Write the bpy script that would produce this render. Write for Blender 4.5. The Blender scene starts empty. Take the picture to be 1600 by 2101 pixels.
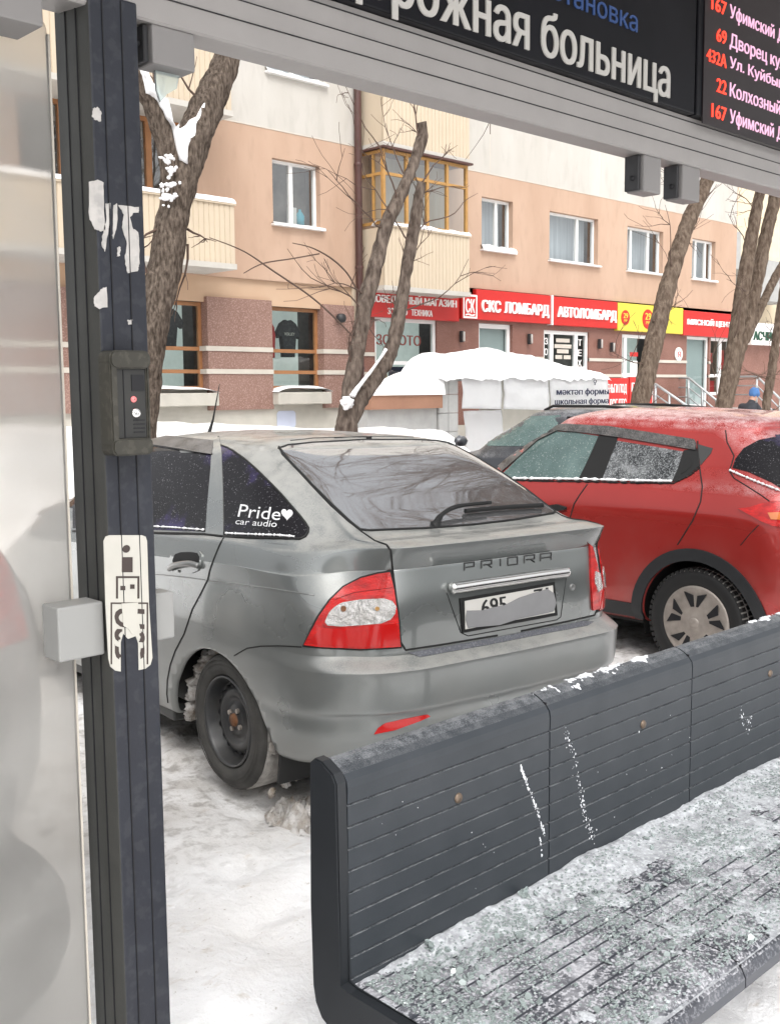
import bpy, bmesh, math, random
from mathutils import Vector, Matrix, noise as mnoise
from mathutils.bvhtree import BVHTree
from mathutils.geometry import delaunay_2d_cdt
R_ = math.radians
scene = bpy.context.scene
COL = scene.collection
# ------------------------------------------------------------------ camera, sky, sun, exposure
FPX, PIT, ROL, HC, YAW = 2200.0, .1121, .0086, 1.70, .80   # world X runs along the house front, Y towards it
def _axes():
    rt = Vector((math.sin(YAW), -math.cos(YAW), 0)); fh = Vector((math.cos(YAW), math.sin(YAW), 0))
    fw = fh * math.cos(PIT) + Vector((0, 0, -math.sin(PIT))); dn = fw.cross(rt)
    c, s = math.cos(ROL), math.sin(ROL)
    return c * rt + s * dn, -s * rt + c * dn, fw
CR, CD, CF = _axes(); CO = Vector((0, 0, HC))
cam_d = bpy.data.cameras.new('camera'); cam = bpy.data.objects.new('camera', cam_d); COL.objects.link(cam)
cam.matrix_world = Matrix(((CR.x, -CD.x, -CF.x, 0), (CR.y, -CD.y, -CF.y, 0), (CR.z, -CD.z, -CF.z, HC), (0, 0, 0, 1)))
cam_d.sensor_fit = 'HORIZONTAL'; cam_d.sensor_width = 36; cam_d.lens = FPX / 1600 * 36
cam_d.clip_start = .05; cam_d.clip_end = 600
scene.camera = cam
world = bpy.data.worlds.new('World'); scene.world = world; world.use_nodes = True
wn = world.node_tree; wn.nodes.clear()
sky = wn.nodes.new('ShaderNodeTexSky'); sky.sky_type = 'NISHITA'; sky.sun_disc = False
SUN_EL, SUN_AZ = R_(54), R_(238)          # azimuth: direction the light comes from, counter-clockwise from +X
sky.sun_elevation = SUN_EL; sky.sun_rotation = math.pi / 2 - SUN_AZ
sky.air_density = 1.0; sky.dust_density = 6.0; sky.ozone_density = 1.0
hs = wn.nodes.new('ShaderNodeHueSaturation'); hs.inputs['Saturation'].default_value = .10; hs.inputs['Value'].default_value = 1.0
bg = wn.nodes.new('ShaderNodeBackground'); bg.inputs['Strength'].default_value = .15
wo = wn.nodes.new('ShaderNodeOutputWorld')
wn.links.new(sky.outputs[0], hs.inputs['Color']); wn.links.new(hs.outputs[0], bg.inputs['Color']); wn.links.new(bg.outputs[0], wo.inputs['Surface'])
sun_d = bpy.data.lights.new('sun', 'SUN'); sun_d.energy = .55; sun_d.angle = R_(50); sun_d.color = (1, .95, .89)
sun = bpy.data.objects.new('sun', sun_d); COL.objects.link(sun)
sdir = Vector((math.cos(SUN_EL) * math.cos(SUN_AZ), math.cos(SUN_EL) * math.sin(SUN_AZ), math.sin(SUN_EL)))
sun.rotation_euler = sdir.to_track_quat('Z', 'Y').to_euler(); sun.location = sdir * 40
scene.view_settings.view_transform = 'Standard'; scene.view_settings.look = 'None'
scene.view_settings.gamma = 1; scene.view_settings.exposure = .82
scene.cycles.use_denoising = True; scene.cycles.max_bounces = 8; scene.cycles.transparent_max_bounces = 12
scene.cycles.caustics_reflective = False; scene.cycles.caustics_refractive = False
rnd = random.Random(7)

def ray(px, py): return (CR * ((px - 800) / FPX) + CD * ((py - 1050.5) / FPX) + CF)
def at(px, py, y):
    d = ray(px, py); return CO + d * (y / d.y)
def nz(v, s=1.0): return mnoise.noise(Vector(v) * s)
def fbm(v, s=1.0, o=4): return mnoise.fractal(Vector(v) * s, 1.0, 2.0, o)
def lerp(a, b, t): return a + (b - a) * t
def sstep(a, b, x):
    t = max(0, min(1, (x - a) / (b - a))); return t * t * (3 - 2 * t)

# ------------------------------------------------------------------ materials
def S(r, g, b):
    f = lambda c: (c / 255 / 12.92) if c / 255 <= .04045 else ((c / 255 + .055) / 1.055) ** 2.4
    return (f(r), f(g), f(b), 1)
def material(name, col, rough=.6, metal=0, var=0, vscale=3, col2=None, bump=0, bscale=40, spec=.5, coat=0, trans=0, ior=1.45,
             emit=None, estr=1, snow=0, snowscale=90, snowcol=(.82, .84, .87, 1), upmin=.2, speck=0, frost=0, grime_or_cover=0, sth=(.52, .62), speckscale=160, speckcol=None, stretch=None, detail=5, mid=.5, wid=.25, bdist=.01):
    m = bpy.data.materials.new(name); m.use_nodes = True; nt = m.node_tree; N = nt.nodes; L = nt.links
    p = N['Principled BSDF']
    p.inputs['Roughness'].default_value = rough; p.inputs['Metallic'].default_value = metal
    p.inputs['Specular IOR Level'].default_value = spec; p.inputs['Coat Weight'].default_value = coat; p.inputs['Coat Roughness'].default_value = .06
    p.inputs['Transmission Weight'].default_value = trans; p.inputs['IOR'].default_value = ior
    p.inputs['Base Color'].default_value = col
    tc = N.new('ShaderNodeTexCoord'); src = tc.outputs['Object']
    if stretch:
        mp = N.new('ShaderNodeMapping'); mp.inputs['Scale'].default_value = stretch; L.new(src, mp.inputs['Vector']); src = mp.outputs[0]
    cs = None
    def noise(scale, det=5, rg=.55):
        n = N.new('ShaderNodeTexNoise'); n.inputs['Scale'].default_value = scale; n.inputs['Detail'].default_value = det; n.inputs['Roughness'].default_value = rg
        L.new(src, n.inputs['Vector']); return n.outputs['Fac']
    def ramp(sock, a, b):
        r = N.new('ShaderNodeMapRange'); r.inputs['From Min'].default_value = a; r.inputs['From Max'].default_value = b; L.new(sock, r.inputs['Value']); return r.outputs[0]
    def mix(fac, A, B):
        x = N.new('ShaderNodeMix'); x.data_type = 'RGBA'
        L.new(fac, x.inputs['Factor'])
        for s_, i in ((A, 6), (B, 7)):
            if hasattr(s_, 'is_linked'): L.new(s_, x.inputs[i])
            else: x.inputs[i].default_value = s_
        return x.outputs[2]
    def mul(a, b):
        x = N.new('ShaderNodeMath'); x.operation = 'MULTIPLY'
        for s_, i in ((a, 0), (b, 1)):
            if hasattr(s_, 'is_linked'): L.new(s_, x.inputs[i])
            else: x.inputs[i].default_value = s_
        return x.outputs[0]
    if var or col2:
        c2 = col2 or tuple(min(1, c * (1 + var)) for c in col[:3]) + (1,)
        c1 = col if col2 else tuple(c * (1 - var) for c in col[:3]) + (1,)
        cs = mix(ramp(noise(vscale, detail), mid - wid, mid + wid), c1, c2)
    if speck:
        cs = mix(mul(ramp(noise(speckscale, 2, .6), *sth), speck), cs or col, speckcol or (.05, .05, .05, 1))
    if snow:
        ge = N.new('ShaderNodeNewGeometry'); sx = N.new('ShaderNodeSeparateXYZ'); L.new(ge.outputs['Normal'], sx.inputs[0])
        up = ramp(sx.outputs['Z'], upmin, .95)
        a = mul(ramp(noise(snowscale, 3, .7), .50, .60), up); b_ = mul(ramp(noise(snowscale / 14, 4, .7), .42, .66), up)
        ad = N.new('ShaderNodeMath'); ad.operation = 'ADD'; ad.use_clamp = True; L.new(a, ad.inputs[0]); L.new(mul(b_, .8), ad.inputs[1])
        if frost:
            ad2 = N.new('ShaderNodeMath'); ad2.operation = 'ADD'; ad2.use_clamp = True; L.new(ad.outputs[0], ad2.inputs[0]); L.new(mul(mul(ramp(sx.outputs['Z'], .34, .72), ramp(noise(5, 6, .6), .25, .6)), frost), ad2.inputs[1]); ad = ad2
        k = mul(ad.outputs[0], snow)
        cs = mix(k, cs or col, snowcol)
        rr = N.new('ShaderNodeMapRange'); rr.inputs['To Min'].default_value = rough; rr.inputs['To Max'].default_value = .85; L.new(k, rr.inputs['Value']); L.new(rr.outputs[0], p.inputs['Roughness'])
        if coat:
            r2 = N.new('ShaderNodeMapRange'); r2.inputs['To Min'].default_value = coat; r2.inputs['To Max'].default_value = 0; L.new(k, r2.inputs['Value']); L.new(r2.outputs[0], p.inputs['Coat Weight'])
        if metal:
            r2 = N.new('ShaderNodeMapRange'); r2.inputs['To Min'].default_value = metal; r2.inputs['To Max'].default_value = 0; L.new(k, r2.inputs['Value']); L.new(r2.outputs[0], p.inputs['Metallic'])
    if grime_or_cover:
        sz = N.new('ShaderNodeSeparateXYZ'); L.new(tc.outputs['Object'], sz.inputs[0])
        gk = mul(mul(ramp(sz.outputs['Z'], .95, .25), ramp(noise(3.5, 4, .5), .30, .75)), grime_or_cover)
        cs = mix(gk, cs or col, (.25, .24, .22, 1))
        for nm, t in (('Metallic', .05), ('Coat Weight', 0.0), ('Roughness', .8)):
            ip = p.inputs[nm]; x = N.new('ShaderNodeMix'); x.data_type = 'FLOAT'; L.new(gk, x.inputs[0]); x.inputs[3].default_value = t
            if ip.is_linked: L.new(ip.links[0].from_socket, x.inputs[2])
            else: x.inputs[2].default_value = ip.default_value
            L.new(x.outputs[0], ip)
    if cs is not None: L.new(cs, p.inputs['Base Color'])
    if bump:
        bn = N.new('ShaderNodeBump'); bn.inputs['Strength'].default_value = bump; bn.inputs['Distance'].default_value = bdist
        L.new(noise(bscale, 6, .6), bn.inputs['Height']); L.new(bn.outputs[0], p.inputs['Normal'])
    if emit:
        p.inputs['Emission Color'].default_value = emit; p.inputs['Emission Strength'].default_value = estr
    return m
def thin_glass(name, tint=(.9, .95, .95, 1), refl=.25, rough=.02):
    m = bpy.data.materials.new(name); m.use_nodes = True; nt = m.node_tree; N = nt.nodes; L = nt.links; N.clear()
    o = N.new('ShaderNodeOutputMaterial'); t = N.new('ShaderNodeBsdfTransparent'); t.inputs[0].default_value = tint
    g = N.new('ShaderNodeBsdfGlossy'); g.inputs['Roughness'].default_value = rough
    fr = N.new('ShaderNodeLayerWeight'); fr.inputs[0].default_value = .5
    pw = N.new('ShaderNodeMath'); pw.operation = 'POWER'; pw.inputs[1].default_value = 4; L.new(fr.outputs['Facing'], pw.inputs[0])
    ad = N.new('ShaderNodeMath'); ad.use_clamp = True; ad.inputs[1].default_value = refl; L.new(pw.outputs[0], ad.inputs[0])
    x = N.new('ShaderNodeMixShader'); L.new(ad.outputs[0], x.inputs[0]); L.new(t.outputs[0], x.inputs[1]); L.new(g.outputs[0], x.inputs[2]); L.new(x.outputs[0], o.inputs[0])
    return m
SNOW = (.92, .92, .925, 1)
M = {}
M['snow'] = material('snow', SNOW, .75, var=.06, vscale=4, bump=.5, bscale=35, spec=.2)
M['snow_soft'] = material('snow_soft', SNOW, .8, var=.04, vscale=3, bump=.25, bscale=14, spec=.15, bdist=.03)
M['peach'] = material('peach_stucco', (.405, .275, .20, 1), .9, col2=(.485, .345, .26, 1), vscale=1.1, stretch=(1, 1, .35), detail=8, speck=.30, speckscale=5, sth=(.52, .78), speckcol=(.30, .21, .155, 1), bump=.25, bscale=60, spec=.15)
M['peach2'] = material('peach_fascia', (.47, .32, .215, 1), .9, col2=(.53, .385, .275, 1), vscale=.8, bump=.2, bscale=60, spec=.15)
M['cream'] = material('cream_stucco', (.44, .415, .375, 1), .9, col2=(.53, .51, .475, 1), vscale=.9, stretch=(1, 1, .3), detail=8, speck=.30, speckscale=4, sth=(.52, .78), speckcol=(.31, .29, .26, 1), bump=.2, bscale=60, spec=.15)
M['cream_panel'] = material('cream_cladding', (.52, .435, .33, 1), .6, var=.05, vscale=1.2, spec=.3)
M['cream_strip'] = material('cream_stone', (.52, .48, .42, 1), .8, var=.08, vscale=3, bump=.2)
M['granite'] = material('pink_granite', (.20, .115, .09, 1), .55, col2=(.27, .165, .135, 1), vscale=1.5, speck=.6, speckscale=45, speckcol=(.42, .29, .25, 1), spec=.3)
M['granite_dark'] = material('brown_granite', (.165, .075, .055, 1), .5, col2=(.24, .12, .095, 1), vscale=1.6, speck=.6, speckscale=45, speckcol=(.32, .2, .17, 1), spec=.3)
M['plinth'] = material('plinth_concrete', (.46, .44, .39, 1), .85, var=.12, vscale=2.5, bump=.3, bscale=30)
M['grey_block'] = material('grey_block', (.36, .36, .35, 1), .85, var=.12, vscale=4, bump=.3)
M['white_frame'] = material('white_pvc', (.78, .78, .77, 1), .4)
M['brown_frame'] = material('brown_frame', (.32, .15, .065, 1), .45, var=.15, vscale=6)
M['ochre_frame'] = material('ochre_wood', (.40, .22, .07, 1), .5, var=.2, vscale=6)
M['glass'] = thin_glass('window_glass', refl=.30)
M['glass_shop'] = thin_glass('shop_glass', (.72, .8, .8, 1), refl=.10)
M['dark_room'] = material('dark_interior', (.05, .045, .04, 1), .9, col2=(.22, .2, .18, 1), vscale=1.6, mid=.55, wid=.2)
M['shop_room'] = material('shop_interior_glow', (.30, .32, .30, 1), .9, col2=(.62, .64, .60, 1), vscale=2.2, emit=(.55, .6, .56, 1), estr=.40)  # emission added to brighten the room behind the glass, no lamp is built
M['curtain'] = material('white_curtain', (.72, .74, .78, 1), .9, col2=(.45, .47, .52, 1), vscale=2, stretch=(6, 1, .25))
M['pipe'] = material('brown_downpipe', (.085, .042, .038, 1), .4, var=.15)
M['red_sign'] = material('red_sign', (.50, .022, .018, 1), .35, var=.06, vscale=2)
M['white_letter'] = material('white_letter', (.82, .80, .78, 1), .5)
M['yellow_sign'] = material('yellow_sign', (.66, .54, .06, 1), .4)
M['dark'] = material('dark_grey', (.03, .03, .032, 1), .5)
M['grey_shade'] = material('roller_blind', (.55, .57, .56, 1), .8, var=.04)
M['lamp_metal'] = material('lamp_metal', (.5, .48, .45, 1), .35, metal=.6)
M['tarp'] = material('white_tarp', (.90, .91, .92, 1), .6, var=.04, vscale=1.5, bump=.3, bscale=4, bdist=.05)
M['tarp_text'] = material('dark_blue_print', (.015, .02, .05, 1), .6)
M['rail'] = material('galvanised_rail', (.40, .42, .43, 1), .4, metal=.6)
M['concrete'] = material('step_concrete', (.33, .32, .31, 1), .9, var=.15)
M['bark'] = material('bark', (.055, .042, .033, 1), .95, col2=(.20, .16, .13, 1), vscale=48, detail=8, wid=.16, bump=1.0, bscale=34, stretch=(1, 1, .3), bdist=.06, spec=.1)
M['bark_warm'] = material('bark_warm', (.085, .06, .045, 1), .95, col2=(.20, .155, .12, 1), vscale=26, detail=8, wid=.16, bump=1, bscale=30, stretch=(1, 1, .3), bdist=.045, spec=.1)
M['bark_grey'] = material('bark_grey', (.06, .045, .037, 1), .95, col2=(.18, .145, .12, 1), vscale=24, detail=8, wid=.16, bump=1.0, bscale=20, stretch=(1, 1, .3), bdist=.03, spec=.1)
M['twig'] = material('twig', (.10, .065, .05, 1), .9)
# shelter
M['beam'] = material('beam_paint', (.28, .265, .255, 1), .45, var=.05, vscale=8, bump=.04, bscale=60)
M['navy'] = material('navy_paint', (.011, .0125, .019, 1), .44, col2=(.017, .0195, .028, 1), vscale=14, bump=.06, bscale=120, speck=.05, speckscale=35, speckcol=(.2, .2, .2, 1))
M['post_grey'] = material('post_grey', (.034, .035, .033, 1), .5, col2=(.052, .052, .048, 1), vscale=10, bump=.05, bscale=120)
M['groove'] = material('groove_black', (.008, .008, .01, 1), .6)
M['sign_black'] = material('sign_black', (.006, .006, .008, 1), .35, var=.3, vscale=5, spec=.15)
M['sign_letter'] = material('backlit_letter', (.40, .385, .36, 1), .6, emit=(.55, .53, .48, 1), estr=.05)
M['sign_blue'] = material('blue_letter', (.02, .05, .15, 1), .5, emit=(.03, .08, .25, 1), estr=.08)
M['led_panel'] = material('led_panel', (.012, .009, .010, 1), .45, var=.3, vscale=90, emit=(.05, .028, .03, 1), estr=.06)
M['led_red'] = material('led_red', (.5, .02, .01, 1), .5, emit=(1, .06, .03, 1), estr=1.0)
M['led_pink'] = material('led_pink', (.5, .28, .4, 1), .5, emit=(1, .55, .74, 1), estr=.42)
M['clamp'] = material('grey_clamp', (.27, .27, .262, 1), .45, var=.05)
M['clamp_dark'] = material('dark_grey_clamp', (.21, .20, .195, 1), .5, var=.06)
M['device'] = material('device_brown', (.024, .023, .017, 1), .5, col2=(.042, .039, .031, 1), vscale=12, speck=.2, speckscale=60, speckcol=(.12, .11, .09, 1))
M['device_face'] = material('device_face', (.018, .018, .018, 1), .45, col2=(.03, .03, .028, 1), vscale=9)
M['steel'] = material('steel', (.75, .74, .72, 1), .2, metal=1)
M['led_dot'] = material('red_dot', (.4, .12, .12, 1), .3, emit=(1, .25, .25, 1), estr=.4)
M['sticker'] = material('sticker_white', (.46, .445, .40, 1), .5, var=.05, vscale=20)
M['sticker_print'] = material('sticker_print', (.045, .032, .028, 1), .5)
M['paper'] = material('torn_paper', (.44, .42, .40, 1), .8, var=.18, vscale=30, speck=.3, speckscale=45, speckcol=(.25, .25, .25, 1))
M['bench'] = material('bench_plastic', (.024, .029, .035, 1), .42, col2=(.036, .041, .048, 1), vscale=9, bump=.04, bscale=300, snow=.20, snowscale=420, upmin=.74, bdist=.003)
M['bench_seat'] = material('bench_seat', (.042, .048, .060, 1), .42, col2=(.06, .06, .07, 1), vscale=9, snow=.62, snowscale=120, upmin=.3, snowcol=(.72, .72, .76, 1))
M['bench_end'] = material('bench_end', (.016, .018, .021, 1), .45, var=.15, vscale=10)
M['bolt'] = material('bolt_rust', (.16, .12, .09, 1), .45, metal=.5, var=.3, vscale=80)
M['shard'] = material('shard_glass', (.80, .92, .90, 1), .05, trans=.72, ior=1.5, spec=.6)
# cars
M['paint_grey'] = material('grey_metallic_paint', (.225, .243, .242, 1), .25, metal=.6, col2=(.255, .268, .262, 1), vscale=2.5, coat=1, grime_or_cover=.62, snow=.55, frost=.62, snowscale=210, snowcol=(.50, .485, .45, 1), upmin=.38)
M['paint_red'] = material('red_metallic_paint', (.40, .025, .020, 1), .27, metal=.4, col2=(.45, .032, .026, 1), vscale=2, coat=1, grime_or_cover=.45, snow=.66, snowscale=170, snowcol=(.80, .74, .74, 1), upmin=.55)
M['paint_dark'] = material('graphite_paint', (.055, .058, .066, 1), .35, metal=.5, coat=.7, snow=.35, snowscale=110, upmin=.4)
M['paint_pale'] = material('pale_paint', (.36, .36, .36, 1), .35, coat=.6)
M['car_glass'] = material('tinted_glass', (.008, .007, .009, 1), .07, spec=.3, speck=.8, speckscale=130, sth=(.66, .70), speckcol=(.35, .34, .36, 1), col2=(.05, .036, .12, 1), vscale=2.6, mid=.60, wid=.06)
M['rear_glass'] = material('rear_glass', (.62, .62, .63, 1), .025, metal=.92, snow=.07, snowscale=230, upmin=.0, snowcol=(.4, .4, .4, 1))
M['glass_teal'] = material('teal_glass', (.05, .085, .08, 1), .06, spec=.7, col2=(.15, .22, .21, 1), vscale=3.2, speck=.6, speckscale=110, sth=(.62, .68), speckcol=(.5, .53, .52, 1))
M['glass_snowy'] = material('snowy_glass', (.018, .02, .022, 1), .07, spec=.7, snow=.6, snowscale=110, upmin=-1.2, snowcol=(.5, .52, .53, 1))
M['rubber'] = material('rubber_trim', (.012, .012, .012, 1), .6)
M['visor'] = material('smoked_visor', (.04, .04, .04, 1), .3, snow=.36, snowscale=140, upmin=-.9, snowcol=(.45, .42, .40, 1))
M['seam'] = material('seam_black', (.012, .012, .012, 1), .7)
M['crease'] = material('grey_crease', (.24, .245, .24, 1), .3, metal=.5, coat=.6)
M['chrome'] = material('chrome', (.88, .87, .85, 1), .07, metal=1)
M['badge'] = material('badge_grey', (.05, .05, .05, 1), .35, metal=.4)
M['lens_red'] = material('red_lens', (.78, .012, .010, 1), .14, spec=.4, coat=.7, col2=(.36, .005, .005, 1), vscale=16, stretch=(1, 1, 2.5), bump=.5, bscale=90, wid=.2)
M['lens_dark'] = material('red_lens_dark', (.50, .008, .007, 1), .18, spec=.4, coat=.5, col2=(.5, .01, .01, 1), vscale=40)
M['lens_clear'] = material('clear_lens', (.80, .79, .78, 1), .15, metal=.75, col2=(.52, .50, .47, 1), vscale=30, coat=1, bump=1.0, bscale=45, bdist=.02)
M['lens_rib'] = material('red_lens_rib', (.20, .003, .003, 1), .3)
M['lens_orange'] = material('orange_lens', (.75, .22, .06, 1), .15, coat=1)
M['tyre'] = material('tyre', (.035, .034, .032, 1), .8, col2=(.075, .072, .066, 1), vscale=12, bump=.2, bscale=50)
M['tread_snow'] = material('tread_snow', (.55, .53, .50, 1), .9, col2=(.25, .235, .215, 1), vscale=22, bump=.6, bscale=40)
M['steel_rim'] = material('black_steel_rim', (.04, .043, .048, 1), .38, metal=.4, col2=(.085, .082, .078, 1), vscale=9)
M['hub_rust'] = material('hub_rust', (.16, .07, .03, 1), .7, var=.4, vscale=60)
M['hubcap'] = material('silver_hubcap', (.36, .32, .285, 1), .4, metal=.4, var=.25, vscale=14)
M['slush'] = material('brown_slush', (.28, .225, .17, 1), .9, col2=(.70, .68, .66, 1), vscale=16, detail=8, wid=.15, mid=.44, bump=1, bscale=30, bdist=.03)
M['plastic_black'] = material('black_plastic', (.022, .023, .025, 1), .5, var=.2, vscale=12)
M['sill_grey'] = material('grey_sill', (.055, .056, .055, 1), .5)
M['bumper_step'] = material('bumper_step', (.105, .11, .125, 1), .5, speck=.4, speckscale=140, speckcol=(.3, .3, .33, 1))
M['plate'] = material('plate_white', (.68, .66, .62, 1), .5)
M['plate_cover'] = material('grey_plate_cover', (.27, .27, .275, 1), .8, var=.06, vscale=12)  # flat grey of the added patch that hides the plate digits
M['white_decal'] = material('white_decal', (.85, .85, .86, 1), .5)
M['skin'] = material('skin', (.45, .26, .19, 1), .6)
M['coat'] = material('dark_coat', (.03, .033, .04, 1), .85, var=.2, vscale=9)
M['blue_hat'] = material('blue_hat', (.06, .15, .34, 1), .85)
M['shirt_black'] = material('shirt_black', (.022, .022, .025, 1), .9, speck=.3, speckscale=18, speckcol=(.1, .1, .1, 1))
M['shirt_red'] = material('shirt_red', (.42, .03, .03, 1), .9, var=.2, vscale=5)
M['teal_thing'] = material('teal_plastic', (.05, .35, .45, 1), .5)

# ------------------------------------------------------------------ mesh helpers
def build(name, bm, mat, parent=None, smooth=False, kind=None, recalc=True):
    if recalc: bmesh.ops.recalc_face_normals(bm, faces=bm.faces[:])
    me = bpy.data.meshes.new(name); bm.to_mesh(me); bm.free()
    for mm in (mat if isinstance(mat, (list, tuple)) else [mat]): me.materials.append(mm)
    if smooth:
        for p in me.polygons: p.use_smooth = True
    o = bpy.data.objects.new(name, me); COL.objects.link(o)
    if parent is not None: o.parent = parent
    if kind: o['kind'] = kind
    return o
def thing(name, label, cat, loc=(0, 0, 0), rz=0, group=None):
    o = bpy.data.objects.new(name, None); COL.objects.link(o); o.empty_display_size = .1
    o.location = loc; o.rotation_euler = (0, 0, rz); o['label'] = label; o['category'] = cat
    if group: o['group'] = group
    return o
def tag(o, label, cat, group=None, kind=None):
    o['label'] = label; o['category'] = cat
    if group: o['group'] = group
    if kind: o['kind'] = kind
    return o
def box(bm, x0, x1, y0, y1, z0, z1, bev=0, seg=2):
    r = bmesh.ops.create_cube(bm, size=1)
    for v in r['verts']:
        v.co = Vector((lerp(x0, x1, v.co.x + .5), lerp(y0, y1, v.co.y + .5), lerp(z0, z1, v.co.z + .5)))
    if bev:
        es = list({e for v in r['verts'] for e in v.link_edges})
        bmesh.ops.bevel(bm, geom=es, offset=bev, segments=seg, affect='EDGES', profile=.5)
    return r['verts']
def bmbox(*a, **k):
    bm = bmesh.new(); box(bm, *a, **k); return bm
def tube(bm, pts, rad, n=8, cap=True, jitter=0, jscale=6):
    pts = [Vector(p) for p in pts]; rad = rad if isinstance(rad, (list, tuple)) else [rad] * len(pts)
    prev = None; up = Vector((0, 0, 1)); fr = None
    rings = []
    for i, p in enumerate(pts):
        t = (pts[min(i + 1, len(pts) - 1)] - pts[max(i - 1, 0)]).normalized()
        if fr is None:
            a = t.cross(Vector((0.3, 1, 0.1))); fr = a.normalized()
        fr = (fr - t * fr.dot(t)).normalized(); b = t.cross(fr)
        ring = []
        for k in range(n):
            an = 2 * math.pi * k / n; d = fr * math.cos(an) + b * math.sin(an); r = rad[i]
            if jitter: r *= 1 + jitter * nz(p * jscale + d * 1.7)
            ring.append(bm.verts.new(p + d * r))
        rings.append(ring)
    for A, B in zip(rings, rings[1:]):
        for k in range(n): bm.faces.new((A[k], A[(k + 1) % n], B[(k + 1) % n], B[k]))
    if cap:
        bm.faces.new(rings[0][::-1]); bm.faces.new(rings[-1])
    return bm
def spline(pts, m):
    """Catmull-Rom through tuples of any length."""
    out = []; n = len(pts)
    for i in range(n - 1):
        p0, p1, p2, p3 = pts[max(i - 1, 0)], pts[i], pts[i + 1], pts[min(i + 2, n - 1)]
        for k in range(m):
            t = k / m
            out.append(tuple(.5 * ((2 * b) + (-a + c) * t + (2 * a - 5 * b + 4 * c - d) * t * t + (-a + 3 * b - 3 * c + d) * t ** 3) for a, b, c, d in zip(p0, p1, p2, p3)))
    out.append(tuple(pts[-1])); return out
def lathe(bm, prof, n=40, axis='y', c=(0, 0, 0), close=False):
    """prof: (radius, along axis)."""
    rings = []
    for r, h in prof:
        ring = []
        for k in range(n):
            a = 2 * math.pi * k / n
            if axis == 'y': co = (c[0] + r * math.cos(a), c[1] + h, c[2] + r * math.sin(a))
            elif axis == 'z': co = (c[0] + r * math.cos(a), c[1] + r * math.sin(a), c[2] + h)
            else: co = (c[0] + h, c[1] + r * math.cos(a), c[2] + r * math.sin(a))
            ring.append(bm.verts.new(co))
        rings.append(ring)
    for A, B in zip(rings, rings[1:]):
        for k in range(n): bm.faces.new((A[k], A[(k + 1) % n], B[(k + 1) % n], B[k]))
    if close:
        bm.faces.new(rings[0]); bm.faces.new(rings[-1][::-1])
    return bm
def prism(bm, poly, y0, y1, plane='xz'):
    """extrude a 2D outline."""
    def P(a, b, h): return (a, h, b) if plane == 'xz' else ((h, a, b) if plane == 'yz' else (a, b, h))
    A = [bm.verts.new(P(a, b, y0)) for a, b in poly]; B = [bm.verts.new(P(a, b, y1)) for a, b in poly]
    n = len(poly)
    bm.faces.new(A); bm.faces.new(B[::-1])
    for i in range(n): bm.faces.new((A[i], B[i], B[(i + 1) % n], A[(i + 1) % n]))
    return bm
def rrect(x0, x1, z0, z1, r, n=5):
    out = []
    for cx, cz, a0 in ((x1 - r, z1 - r, 0), (x0 + r, z1 - r, 90), (x0 + r, z0 + r, 180), (x1 - r, z0 + r, 270)):
        for k in range(n + 1):
            a = R_(a0 + 90 * k / n); out.append((cx + r * math.cos(a), cz + r * math.sin(a)))
    return out
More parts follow.
